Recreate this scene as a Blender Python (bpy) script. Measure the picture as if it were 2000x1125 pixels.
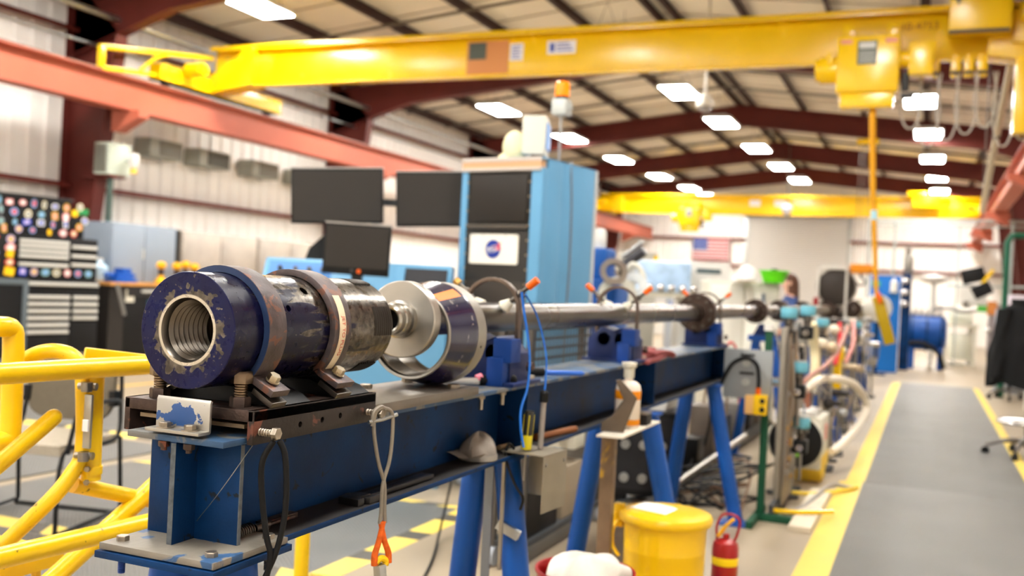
import bpy, bmesh, math, random
from mathutils import Vector, Matrix, Quaternion
random.seed(7)
for o in list(bpy.data.objects): bpy.data.objects.remove(o)
SC = bpy.context.scene
COL = SC.collection
PI = math.pi
# ---------------------------------------------------------------- camera
cd = bpy.data.cameras.new('camera'); cam = bpy.data.objects.new('camera', cd); COL.objects.link(cam)
cd.lens = 35.0; cd.sensor_width = 36.0; cd.clip_start = .05; cd.clip_end = 200
cam.matrix_world = Matrix(((0.9213802, -0.04733369, 0.38576941, 0), (0.38536308, -0.01779694, -0.92259339, 0),
                           (0.05053526, 0.99872058, 0.00184291, 1.4), (0, 0, 0, 1)))
cd.dof.use_dof = True; cd.dof.focus_distance = 1.97; cd.dof.aperture_fstop = 2.8
SC.camera = cam
# ---------------------------------------------------------------- world, exposure
w = bpy.data.worlds.new('hall_air'); SC.world = w; w.use_nodes = True
w.node_tree.nodes['Background'].inputs[0].default_value = (.9, .88, .85, 1)
w.node_tree.nodes['Background'].inputs[1].default_value = .25
vs = SC.view_settings
vs.view_transform = 'Standard'; vs.look = 'None'; vs.exposure = 1.5; vs.gamma = 1.0; vs.use_curve_mapping = False
LAMP = 34.0
# ---------------------------------------------------------------- materials
def lin(c):
    f = lambda x: x / 12.92 if x <= .04045 else ((x + .055) / 1.055) ** 2.4
    return tuple(f(v / 255.) for v in c) + (1.,)
MATS = {}
def mat(name, c, rough=.5, metal=0., var=0., vs_=6., chips=None, bump=None, emit=0., coat=0., spec=None):
    """c sRGB 0-255; var = tone variation; chips = (colour, scale, amount 0..1, metallic); bump = (scale, strength)"""
    if name in MATS: return MATS[name]
    m = bpy.data.materials.new(name); m.use_nodes = True
    nt = m.node_tree; N = nt.nodes; L = nt.links; b = N['Principled BSDF']
    b.inputs['Roughness'].default_value = rough; b.inputs['Metallic'].default_value = metal
    b.inputs['Base Color'].default_value = lin(c)
    if coat: b.inputs['Coat Weight'].default_value = coat; b.inputs['Coat Roughness'].default_value = .08
    b.inputs['Specular IOR Level'].default_value = spec if spec is not None else (.5 if rough < .38 or metal else .25)
    if emit:
        b.inputs['Emission Color'].default_value = lin(c); b.inputs['Emission Strength'].default_value = emit
    tc = N.new('ShaderNodeTexCoord'); out = None
    def noise(scale, detail=5, dist=0.):
        n = N.new('ShaderNodeTexNoise'); n.inputs['Scale'].default_value = scale; n.inputs['Detail'].default_value = detail
        n.inputs['Distortion'].default_value = dist; L.new(tc.outputs['Object'], n.inputs['Vector']); return n
    def mix(fac, a, bcol):
        x = N.new('ShaderNodeMix'); x.data_type = 'RGBA'; L.new(fac, x.inputs[0])
        for s, v in ((6, a), (7, bcol)):
            if isinstance(v, tuple): x.inputs[s].default_value = v
            else: L.new(v, x.inputs[s])
        return x.outputs[2]
    base = lin(c)
    if var:
        n = noise(vs_)
        lo = tuple(v * (1 - var) for v in base[:3]) + (1,); hi = tuple(min(1, v * (1 + var)) for v in base[:3]) + (1,)
        r = N.new('ShaderNodeMapRange'); r.inputs[1].default_value = .3; r.inputs[2].default_value = .7
        L.new(n.outputs[0], r.inputs[0]); out = mix(r.outputs[0], lo, hi)
        rr = N.new('ShaderNodeMapRange'); rr.inputs[3].default_value = max(0, rough - .08); rr.inputs[4].default_value = min(1, rough + .12)
        L.new(n.outputs[0], rr.inputs[0]); L.new(rr.outputs[0], b.inputs['Roughness'])
    if chips:
        cc, sc, amt, cm = chips
        n = noise(sc, 8, .6); r = N.new('ShaderNodeMapRange')
        t = .72 - .42 * amt; r.inputs[1].default_value = t; r.inputs[2].default_value = t + .03
        L.new(n.outputs[0], r.inputs[0]); out = mix(r.outputs[0], out if out else base, lin(cc))
        mm = N.new('ShaderNodeMapRange'); mm.inputs[3].default_value = metal; mm.inputs[4].default_value = cm
        L.new(r.outputs[0], mm.inputs[0]); L.new(mm.outputs[0], b.inputs['Metallic'])
    if out: L.new(out, b.inputs['Base Color'])
    if bump:
        n = noise(bump[0]); bp = N.new('ShaderNodeBump'); bp.inputs['Strength'].default_value = bump[1]; bp.inputs['Distance'].default_value = .01
        L.new(n.outputs[0], bp.inputs['Height']); L.new(bp.outputs[0], b.inputs['Normal'])
    MATS[name] = m
    return m
# ---------------------------------------------------------------- mesh builder
def frame(d):
    d = Vector(d).normalized(); u = Vector((0, 0, 1)) if abs(d.z) < .95 else Vector((1, 0, 0))
    x = u.cross(d).normalized(); return x, d.cross(x), d
class MB:
    def __init__(s): s.v = []; s.f = []; s.m = []; s.i = 0
    def add(s, vs, fs):
        b = len(s.v); s.v += [tuple(v) for v in vs]
        for f in fs: s.f.append(tuple(b + k for k in f)); s.m.append(s.i)
        return s
    def slot(s, i): s.i = i; return s
    def box(s, x0, x1, y0, y1, z0, z1, M=None):
        vs = [Vector((x, y, z)) for x in (x0, x1) for y in (y0, y1) for z in (z0, z1)]
        if M is not None: vs = [M @ v for v in vs]
        return s.add(vs, [(0, 1, 3, 2), (4, 6, 7, 5), (0, 4, 5, 1), (2, 3, 7, 6), (0, 2, 6, 4), (1, 5, 7, 3)])
    def cbox(s, c, sz, rz=0., rx=0., ry=0.):
        M = Matrix.Translation(c) @ Matrix.Rotation(rz, 4, 'Z') @ Matrix.Rotation(ry, 4, 'Y') @ Matrix.Rotation(rx, 4, 'X')
        a, b, c_ = sz[0] / 2, sz[1] / 2, sz[2] / 2
        return s.box(-a, a, -b, b, -c_, c_, M)
    def bar(s, p0, p1, wx, wz, up=(0, 0, 1)):
        p0 = Vector(p0); p1 = Vector(p1); d = (p1 - p0).normalized(); u = Vector(up)
        x = d.cross(u); x = x.normalized() if x.length > 1e-6 else Vector((1, 0, 0)); z = x.cross(d)
        vs = [p + x * a * wx / 2 + z * b * wz / 2 for p in (p0, p1) for a, b in ((-1, -1), (1, -1), (1, 1), (-1, 1))]
        return s.add(vs, [(0, 3, 2, 1), (4, 5, 6, 7), (0, 1, 5, 4), (1, 2, 6, 5), (2, 3, 7, 6), (3, 0, 4, 7)])
    def cyl(s, p0, p1, r0, r1=None, n=20, cap=True):
        r1 = r0 if r1 is None else r1
        p0 = Vector(p0); p1 = Vector(p1); x, y, d = frame(p1 - p0)
        vs = []
        for p, r in ((p0, r0), (p1, r1)):
            for k in range(n):
                a = 2 * PI * k / n; vs.append(p + x * r * math.cos(a) + y * r * math.sin(a))
        fs = [(k, (k + 1) % n, n + (k + 1) % n, n + k) for k in range(n)]
        if cap: fs += [tuple(range(n - 1, -1, -1)), tuple(range(n, 2 * n))]
        return s.add(vs, fs)
    def lathe(s, prof, o=(0, 0, 0), d=(0, 1, 0), n=48, a0=0., a1=2 * PI, close=False):
        """prof = list of (radius, distance along d)"""
        o = Vector(o); x, y, dd = frame(d); full = abs(a1 - a0 - 2 * PI) < 1e-6
        m = n if full else n + 1; vs = []; fs = []
        for r, t in prof:
            for k in range(m):
                a = a0 + (a1 - a0) * k / n; vs.append(o + dd * t + x * r * math.cos(a) + y * r * math.sin(a))
        P = len(prof)
        for i in range(P if close else P - 1):
            j = (i + 1) % P
            for k in range(n):
                k2 = (k + 1) % m; fs.append((i * m + k, i * m + k2, j * m + k2, j * m + k))
        if close and not full: fs += [tuple(i * m for i in range(P)), tuple(i * m + m - 1 for i in range(P - 1, -1, -1))]
        return s.add(vs, fs)
    def prism(s, poly, p0, ax, ay, ext):
        """2-D polygon in axes ax, ay at p0, extruded by vector ext"""
        p0 = Vector(p0); ax = Vector(ax); ay = Vector(ay); e = Vector(ext); n = len(poly)
        vs = [p0 + ax * a + ay * b for a, b in poly]; vs += [v + e for v in vs]
        return s.add(vs, [tuple(range(n - 1, -1, -1)), tuple(range(n, 2 * n))] + [(k, (k + 1) % n, n + (k + 1) % n, n + k) for k in range(n)])
    def strip(s, path, t, p0, ax, ay, ext):
        """thick ribbon following a 2-D path, extruded by ext (thickness t to the left of the path)"""
        out = []; n = len(path); P = [Vector(p) for p in path]
        for k in range(n):
            a = P[max(0, k - 1)]; b = P[min(n - 1, k + 1)]; d = (b - a).normalized(); out.append((P[k].x - d.y * t, P[k].y + d.x * t))
        p0 = Vector(p0); ax = Vector(ax); ay = Vector(ay); e = Vector(ext)
        A = [p0 + ax * p.x + ay * p.y for p in P]; B = [p0 + ax * a + ay * b for a, b in out]
        vs = A + B + [v + e for v in A] + [v + e for v in B]; fs = []
        for k in range(n - 1):
            fs += [(k, k + 1, n + k + 1, n + k), (2 * n + k, 3 * n + k, 3 * n + k + 1, 2 * n + k + 1),
                   (k, 2 * n + k, 2 * n + k + 1, k + 1), (n + k, n + k + 1, 3 * n + k + 1, 3 * n + k)]
        fs += [(0, n, 3 * n, 2 * n), (n - 1, 3 * n - 1, 4 * n - 1, 2 * n - 1)]
        return s.add(vs, fs)
    def tube(s, pts, r, n=8, closed=False, smooth=0):
        P = [Vector(p) for p in pts]
        if smooth: P = spline(P, smooth, closed)
        m = len(P); R = r if isinstance(r, (list, tuple)) else [r] * m
        if len(R) != m: R = [R[0] + (R[-1] - R[0]) * k / (m - 1) for k in range(m)]
        tan = [((P[(k + 1) % m] - P[(k - 1) % m]) if closed else (P[min(m - 1, k + 1)] - P[max(0, k - 1)])).normalized() for k in range(m)]
        x, y, d = frame(tan[0]); vs = []; fs = []
        for k in range(m):
            if k:
                q = tan[k - 1].rotation_difference(tan[k]); x = (q @ x).normalized(); y = tan[k].cross(x)
            for j in range(n):
                a = 2 * PI * j / n; vs.append(P[k] + x * R[k] * math.cos(a) + y * R[k] * math.sin(a))
        for k in range(m if closed else m - 1):
            k2 = (k + 1) % m
            for j in range(n): fs.append((k * n + j, k * n + (j + 1) % n, k2 * n + (j + 1) % n, k2 * n + j))
        if not closed: fs += [tuple(range(n - 1, -1, -1)), tuple(range((m - 1) * n, m * n))]
        return s.add(vs, fs)
    def hexa(s, p, d, af, h):
        """hex bolt head or nut: across flats af, height h, with a small top chamfer"""
        p = Vector(p); d = Vector(d).normalized(); R = af / 2 / math.cos(PI / 6)
        s.lathe([(0, 0), (R, 0), (R, h * .86), (R * .9, h), (0, h)], p, d, 6); return s
    def sph(s, c, r, n=16, m=10, M=None, z0=-1., z1=1.):
        r = (r, r, r) if isinstance(r, (int, float)) else r; vs = []; fs = []
        a0 = math.asin(max(-1, z0)); a1 = math.asin(min(1, z1))
        for i in range(m + 1):
            t = a0 + (a1 - a0) * i / m
            for k in range(n):
                a = 2 * PI * k / n; v = Vector((r[0] * math.cos(t) * math.cos(a), r[1] * math.cos(t) * math.sin(a), r[2] * math.sin(t)))
                vs.append((M @ v if M is not None else v) + Vector(c))
        for i in range(m):
            for k in range(n): fs.append((i * n + k, i * n + (k + 1) % n, (i + 1) * n + (k + 1) % n, (i + 1) * n + k))
        if z0 > -1: fs.append(tuple(range(n - 1, -1, -1)))
        if z1 < 1: fs.append(tuple(range(m * n, m * n + n)))
        return s.add(vs, fs)
    def grid(s, fn, nu, nv):
        vs = [fn(i / nu, j / nv) for i in range(nu + 1) for j in range(nv + 1)]
        fs = [(i * (nv + 1) + j, (i + 1) * (nv + 1) + j, (i + 1) * (nv + 1) + j + 1, i * (nv + 1) + j + 1) for i in range(nu) for j in range(nv)]
        return s.add(vs, fs)
    def mesh(s, name, mats, bevel=0., angle=38):
        me = bpy.data.meshes.new(name); me.from_pydata(s.v, [], s.f)
        for m_ in (mats if isinstance(mats, (list, tuple)) else [mats]): me.materials.append(m_)
        me.polygons.foreach_set('material_index', s.m)
        bm = bmesh.new(); bm.from_mesh(me); bmesh.ops.remove_doubles(bm, verts=bm.verts, dist=1e-6)
        bmesh.ops.dissolve_degenerate(bm, edges=bm.edges, dist=1e-7)
        bmesh.ops.recalc_face_normals(bm, faces=bm.faces)
        if bevel:
            es = [e for e in bm.edges if len(e.link_faces) == 2 and e.calc_face_angle(0) > .7]
            bmesh.ops.bevel(bm, geom=es, offset=bevel, segments=2, affect='EDGES', profile=.6, clamp_overlap=True)
        for e in bm.edges:
            e.smooth = not (len(e.link_faces) != 2 or e.calc_face_angle(0) > math.radians(angle))
        for f in bm.faces: f.smooth = True
        bm.to_mesh(me); bm.free(); return me
    def obj(s, name, mats, parent=None, bevel=0., angle=38, loc=None):
        o = bpy.data.objects.new(name, s.mesh(name, mats, bevel, angle)); COL.objects.link(o)
        if parent is not None: o.parent = parent
        if loc is not None: o.location = loc
        return o
def spline(P, k=6, closed=False):
    P = [Vector(p) for p in P]; n = len(P); out = []
    for i in range(n if closed else n - 1):
        a, b, c, d = (P[(i - 1) % n], P[i], P[(i + 1) % n], P[(i + 2) % n]) if closed else (P[max(0, i - 1)], P[i], P[i + 1], P[min(n - 1, i + 2)])
        for j in range(k):
            t = j / k; out.append(.5 * ((2 * b) + (c - a) * t + (2 * a - 5 * b + 4 * c - d) * t * t + (3 * b - a - 3 * c + d) * t ** 3))
    if not closed: out.append(P[-1])
    return out
def arc(cx, cy, r, a0, a1, n=10): return [(cx + r * math.cos(a0 + (a1 - a0) * k / n), cy + r * math.sin(a0 + (a1 - a0) * k / n)) for k in range(n + 1)]
def tag(o, label=None, cat=None, group=None, kind=None):
    if label: o['label'] = label
    if cat: o['category'] = cat
    if group: o['group'] = group
    if kind: o['kind'] = kind
    return o
def thing(name, label, cat, loc=(0, 0, 0), rz=0., group=None, rx=0., ry=0.):
    o = bpy.data.objects.new(name, None); COL.objects.link(o); o.location = loc; o.rotation_euler = (rx, ry, rz); o.empty_display_size = .1
    return tag(o, label, cat, group)
KIDS = {}
def children(o): return [c for c in bpy.data.objects if c.parent == o]
def dup(o, loc=None, rz=None, label=None, parent=None):
    c = o.copy(); COL.objects.link(c)
    if parent is not None: c.parent = parent
    if loc is not None: c.location = loc
    if rz is not None: c.rotation_euler = (c.rotation_euler[0], c.rotation_euler[1], rz)
    if label: c['label'] = label
    for k in children(o): dup(k, parent=c)
    return c
def inst(name, me, parent=None, loc=(0, 0, 0), rot=(0, 0, 0), scale=None):
    o = bpy.data.objects.new(name, me); COL.objects.link(o); o.parent = parent; o.location = loc; o.rotation_euler = rot
    if scale: o.scale = scale
    return o
def text(name, body, size, m, parent, M, ext=.0008, align='CENTER', bend=None):
    cu = bpy.data.curves.new(name, 'FONT'); cu.body = body; cu.size = size; cu.extrude = ext; cu.align_x = align; cu.align_y = 'CENTER'
    t = bpy.data.objects.new('tmp', cu); COL.objects.link(t)
    dg = bpy.context.evaluated_depsgraph_get(); me = bpy.data.meshes.new_from_object(t.evaluated_get(dg))
    bpy.data.objects.remove(t); me.name = name; me.materials.clear(); me.materials.append(m)
    for v in me.vertices: v.co = bend(v.co) if bend else M @ v.co
    o = bpy.data.objects.new(name, me); COL.objects.link(o); o.parent = parent; return o
def cut(o, cutters):
    """boolean-subtract the builders in cutters from a mesh object"""
    for c in cutters:
        k = c.obj('tmp', MATS['black_void'])
        md = o.modifiers.new('b', 'BOOLEAN'); md.object = k; md.operation = 'DIFFERENCE'; md.solver = 'EXACT'
        bpy.context.view_layer.update(); k.matrix_world = o.matrix_world
        dg = bpy.context.evaluated_depsgraph_get(); dg.update(); me = bpy.data.meshes.new_from_object(o.evaluated_get(dg))
        o.modifiers.clear(); o.data = me; bpy.data.objects.remove(k)
    bm = bmesh.new(); bm.from_mesh(o.data)
    for e in bm.edges: e.smooth = not (len(e.link_faces) != 2 or e.calc_face_angle(0) > .6)
    bm.to_mesh(o.data); bm.free()
    return o
mat('black_void', (12, 12, 13), .8)
STEEL = mat('steel', (150, 146, 140), .32, 1., .12, 9)
STEELD = mat('dark_steel', (92, 86, 80), .42, 1., .25, 14)
GALV = mat('galvanised', (176, 178, 176), .42, 1., .12, 20)
CHROME = mat('chrome', (215, 215, 215), .12, 1.)
BOLT = mat('bolt_steel', (158, 148, 134), .38, 1., .2, 60)
RUST = mat('rusty_steel', (72, 58, 52), .5, .75, .35, 30, chips=((120, 66, 44), 26, .28, .3), bump=(90, .15))
YEL = mat('yellow_paint', (238, 194, 2), .22, 0., .04, 3)
YELR = mat('rail_yellow', (230, 188, 2), .3, 0., .05, 10, chips=((110, 90, 30), 38, .06, .2))
BLUE = mat('beam_blue', (4, 43, 84), .5, .0, .45, 6, chips=((26, 30, 38), 24, .2, .1), bump=(160, .06), spec=.15)
BLUEL = mat('leg_blue', (12, 72, 148), .38, 0., .15, 6)
NAVY = mat('navy_paint', (10, 8, 50), .22, 0., .22, 9, chips=((150, 145, 135), 34, .18, 1.), coat=.4)
SUPB = mat('support_blue', (15, 34, 82), .45, 0., .15, 10)
BLACK = mat('black_plastic', (20, 20, 21), .45, spec=.2)
RUBBER = mat('rubber_black', (16, 16, 17), .6, spec=.2)
WHITE = mat('white_paint', (216, 214, 208), .45, 0., .03, 3)
CREAM = mat('cream_paint', (208, 204, 188), .45, 0., .04, 4)
GREY = mat('grey_paint', (150, 156, 164), .5, 0., .05, 3)
DGREY = mat('dark_grey_paint', (62, 64, 66), .5)
SKYB = mat('sky_blue_paint', (92, 146, 182), .45, 0., .05, 3)
ORANGE = mat('orange_plastic', (222, 92, 12), .4)
RED = mat('red_paint', (160, 14, 18), .35)
REDBROWN = mat('red_oxide_paint', (92, 36, 30), .5, 0., .12, 2)
SALMON = mat('salmon_primer', (176, 94, 72), .5, 0., .08, 1.2)
PURLIN = mat('dark_brown_paint', (62, 40, 37), .55, 0., .12, 2)
# ================================================================= the hall
XL, XR, YB, YF, RX = -12.0, 3.0, 41.0, -9.0, -4.5
FRM = [-9.0 + .3, -2.9, 4.1, 11.1, 18.1, 25.1, 31.2, 37.0]
FLOORM = mat('concrete', (153, 138, 116), .38, 0., .1, .9, bump=(40, .05))
INSUL = mat('white_insulation', (232, 224, 208), .6, 0., .05, .6)
WALLM = mat('white_wall_sheet', (243, 239, 233), .55, 0., .05, .7)
fl = MB().box(XL - .3, XR + .3, YF, YB, -.2, 0).obj('floor', FLOORM); tag(fl, kind='structure')
def ribs(name, fn, length, h, pitch=.3, label=None):
    """ribbed sheet wall: fn(s, depth, z) -> point"""
    m = MB(); prof = []; s = 0.
    while s < length - pitch:
        prof += [(s, 0), (s + pitch - .09, 0), (s + pitch - .065, .03), (s + pitch - .025, .03)]; s += pitch
    prof += [(length, 0)]
    vs = [fn(a, d, z) for z in (0, h) for a, d in prof]; n = len(prof)
    m.add(vs, [(k, k + 1, n + k + 1, n + k) for k in range(n - 1)])
    back = [fn(0, -.12, 0), fn(length, -.12, 0), fn(length, -.12, h), fn(0, -.12, h)]
    m.add(back, [(0, 1, 2, 3)])
    o = m.obj(name, WALLM, angle=20); tag(o, label, kind='structure'); return o
WL = ribs('wall_left', lambda s, d, z: (XL + d, YF + s, z), YB - YF, 6.3)
WR = ribs('wall_right', lambda s, d, z: (XR - d, YF + s, z), YB - YF, 6.3)
WB = ribs('wall_back', lambda s, d, z: (XL + s, YB - d, z), XR - XL, 6.9)
WF = ribs('wall_front', lambda s, d, z: (XL + s, YF + d, z), XR - XL, 6.9)
def zc(x): return 6.42 - .114 * abs(x - RX)          # roof sheet height
def zr(x): return 5.69 - .114 * abs(x - RX)          # rafter underside
m = MB()
m.prism([(XL - .3, zc(XL - .3)), (RX, zc(RX)), (XR + .3, zc(XR + .3)), (XR + .3, zc(XR + .3) + .1), (RX, zc(RX) + .1), (XL - .3, zc(XL - .3) + .1)], (0, YF, 0), (1, 0, 0), (0, 0, 1), (0, YB - YF, 0))
CE = m.obj('ceiling', INSUL); tag(CE, kind='structure')
# purlins: one mesh shared, each its own part
pm = MB(); pm.box(-.006, .006, YF, YB, 0, .2).box(-.006, .075, YF, YB, 0, .008).box(-.075, .006, YF, YB, .192, .2)
pme = pm.mesh('purlin', PURLIN)
for k in range(-5, 6):
    x = RX + (k * 1.42 if k else 0)
    if XL < x < XR:
        for dx in ([-.16, .16] if k == 0 else [0]):
            inst('purlin', pme, CE, (x + dx, 0, zc(x) - .205))
seam = MB().box(-.012, .012, YF, YB, 0, .012).mesh('seam', mat('seam_tape', (170, 160, 146), .6))
# insulation seams across the bays
for y in [YF + 1.2 * k for k in range(1, 41)]:
    if y > 9:
        for sx, xa, xb in ((1, XL, RX), (1, RX, XR)):
            MB().bar((xa, y, zc(xa) - .012), (xb, y, zc(xb) - .012), .02, .018).obj('seam', MATS['seam_tape'], CE)
# rigid frames: rafters (parts of the ceiling) and tapered columns (parts of the walls)
for y in FRM:
    m = MB()
    for xa, xb in ((XL + .1, RX), (RX, XR - .1)):
        e = XL if xb == RX else XR
        def zb(x, e=e): return zr(x) - max(0, 1.9 - abs(x - e)) * .22
        n = 12; xs = [xa + (xb - xa) * k / n for k in range(n + 1)]
        for k in range(n):
            x0, x1 = xs[k], xs[k + 1]
            poly = [(x0, zb(x0)), (x1, zb(x1)), (x1, zc(x1) - .21), (x0, zc(x0) - .21)]
            m.prism(poly, (0, y - .006, 0), (1, 0, 0), (0, 0, 1), (0, .012, 0))
            m.bar((x0, y, zb(x0) + .006), (x1, y, zb(x1) + .006), .2, .014)
            m.bar((x0, y, zc(x0) - .217), (x1, y, zc(x1) - .217), .2, .014)
    m.obj('rafter', REDBROWN, CE)
    for s, e, wall in ((1, XL, WL), (-1, XR, WR)):
        m = MB(); top = 4.75; xb_, xt = e + s * .42, e + s * 1.02
        poly = [(e + s * .06, 0), (xb_, 0), (xt, top), (e + s * .06, top + .9)]
        m.prism(poly, (0, y - .006, 0), (1, 0, 0), (0, 0, 1), (0, .012, 0))
        m.bar((xb_, y, 0), (xt, y, top), .22, .016, up=(1, 0, 0)); m.bar((e + s * .06, y, 0), (e + s * .06, y, top + .9), .22, .016, up=(1, 0, 0))
        m.box(*sorted((e + s * .05, xb_ + s * .05)), y - .15, y + .15, 0, .02)
        m.bar((e + s * .06, y, 2.0), (xb_ + s * .22, y, 2.0), .2, .012)
        m.obj('column', REDBROWN, wall)
# girts
for z in (2.6, 4.9):
    for s, e, wall in ((1, XL, WL), (-1, XR, WR)):
        m = MB(); m.box(*sorted((e + s * .03, e + s * .2)), 0, YB - .3, z - .008, z); m.box(*sorted((e + s * .19, e + s * .2)), 0, YB - .3, z - .07, z)
        m.obj('girt', mat('girt_red', (112, 46, 38), .5, 0, .1, 2), wall)
for z, xa, xb in ((3.83, XL + .3, -6.9), (2.75, XL + .3, -6.9), (3.83, -2.95, XR - .3), (2.75, -2.95, XR - .3)):
    MB().box(xa, xb, YB - .2, YB - .035, z - .09, z).obj('girt', MATS['girt_red'], WB)
# roll-up door in the back wall
m = MB()
for k in range(52):
    z = k * .09; m.lathe([(0, 0), (.05, 0), (.05, 3.83), (0, 3.83)], (-6.83, YB - .10, z + .045), (1, 0, 0), 4, PI / 4, PI / 4 + 2 * PI)
D = MB().box(-6.83, -3.0, YB - .08, YB - .04, 0, 4.75).obj('door_1', mat('door_grey', (206, 202, 196), .5, 0, .03, .5)); tag(D, 'grey roll-up door in the back wall', kind='structure')
sl = MB().prism([(0, 0), (.03, .012), (.035, .045), (.03, .078), (0, .09)], (-6.83, YB - .08, 0), (0, -1, 0), (0, 0, 1), (3.83, 0, 0)).mesh('slat', MATS['door_grey'])
for k in range(52): inst('slat', sl, D, (0, 0, k * .0905))
for x in (-6.9, -2.94): MB().box(x - .07, x + .07, YB - .16, YB - .03, 0, 4.85).obj('door_track', GALV, D, .005)
MB().box(-7.1, -2.75, YB - .5, YB - .02, 4.72, 5.2).obj('door_drum_cover', mat('drum_grey', (120, 116, 112), .5), D, .02)
# runway beams with rails
def runway(x, label):
    m = MB(); z0, z1 = 3.66, 4.1
    m.box(x - .008, x + .008, 0, YB - .25, z0, z1); m.box(x - .15, x + .15, 0, YB - .25, z0 - .016, z0); m.box(x - .12, x + .12, 0, YB - .25, z1, z1 + .016)
    r = m.obj('crane_runway', SALMON); tag(r, label, 'beam', 'crane runways')
    MB().box(x - .02, x + .02, 0, YB - .3, z1 + .016, z1 + .06).obj('rail', mat('rail_steel', (110, 92, 86), .4, .7), r)
    s = 1 if x > RX else -1
    for y in FRM:
        if y > 0:
            MB().prism([(-.3 * s, 0), (.2 * s, 0), (.2 * s, -.3), (.1 * s, -.3), (-.3 * s, -.1)], (x, y - .1, z0 - .016), (1, 0, 0), (0, 0, 1), (0, .2, 0)).obj('bracket', SALMON, r)
    return r
runway(-10.8, 'salmon red crane runway beam along the left wall'); runway(1.4, 'salmon red crane runway beam along the right wall')
# ---------------------------------------------------------------- ceiling lights
LD = mat('lamp_diffuser', (255, 252, 246), .4, emit=LAMP)
LH = mat('lamp_housing', (210, 210, 205), .4)
def lamp_master():
    t = thing('ceiling_light', '', 'light')
    MB().box(-.31, .31, -.62, .62, .0, .05).box(-.2, .2, -.55, .55, .05, .1).obj('housing', LH, t, .01)
    MB().box(-.27, .27, -.58, .58, -.014, -.001).obj('diffuser', LD, t, .004)
    for y in (-.45, .45): MB().tube([(-.15, y, .09), (-.03, y, .42), (0, y, .45), (0, y, .62), (0, y, .45), (.03, y, .42), (.15, y, .09)], .004, 5).obj('hanger', STEELD, t)
    return t
rows = [('left row', [(-9.27, 11.9), (-9.1, 16.1), (-9.0, 20.26), (-8.75, 24.3), (-8.65, 28.4), (-8.46, 32.5), (-8.23, 36.0), (-8.1, 38.6)], 'left row by the wall'),  # last fixture is an added lamp to brighten the back wall
        ('middle row', [(-4.7, 14.9), (-4.6, 18.9), (-4.46, 22.35), (-4.3, 26.3), (-4.17, 29.95), (-4.04, 33.4)], 'middle row under the ridge'),
        ('right row', [(-.4, 16.1), (-.32, 20.4), (-.17, 24.3), (-.07, 28.4), (.07, 32.6), (.18, 36.3), (.25, 38.6)], 'right row over the aisle')]  # farthest one is likewise added, only to lift the end wall's light
ORD = ['first', 'second', 'third', 'fourth', 'fifth', 'sixth', 'seventh', 'eighth']
lm = None
for g, pts, ph in rows:
    for k, (x, y) in enumerate(pts):
        lab = 'bright rectangular ceiling light, %s from the camera in the %s' % (ORD[k], ph)
        z = 5.3
        if lm is None: lm = thing_ = lamp_master(); lm.location = (x, y, z); lm['label'] = lab; lm['group'] = 'ceiling lights'
        else: dup(lm, (x, y, z), label=lab)
for k, (x, y) in enumerate([(x, y) for y in (-7, -3, 1, 5, 9) for x in (-9.3, -4.7, -.4)]):
    dup(lm, (x, y, 5.3), label='ceiling light behind the view, %s from the front wall, %s' % (ORD[k // 3], rows[k % 3][2]))
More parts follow.
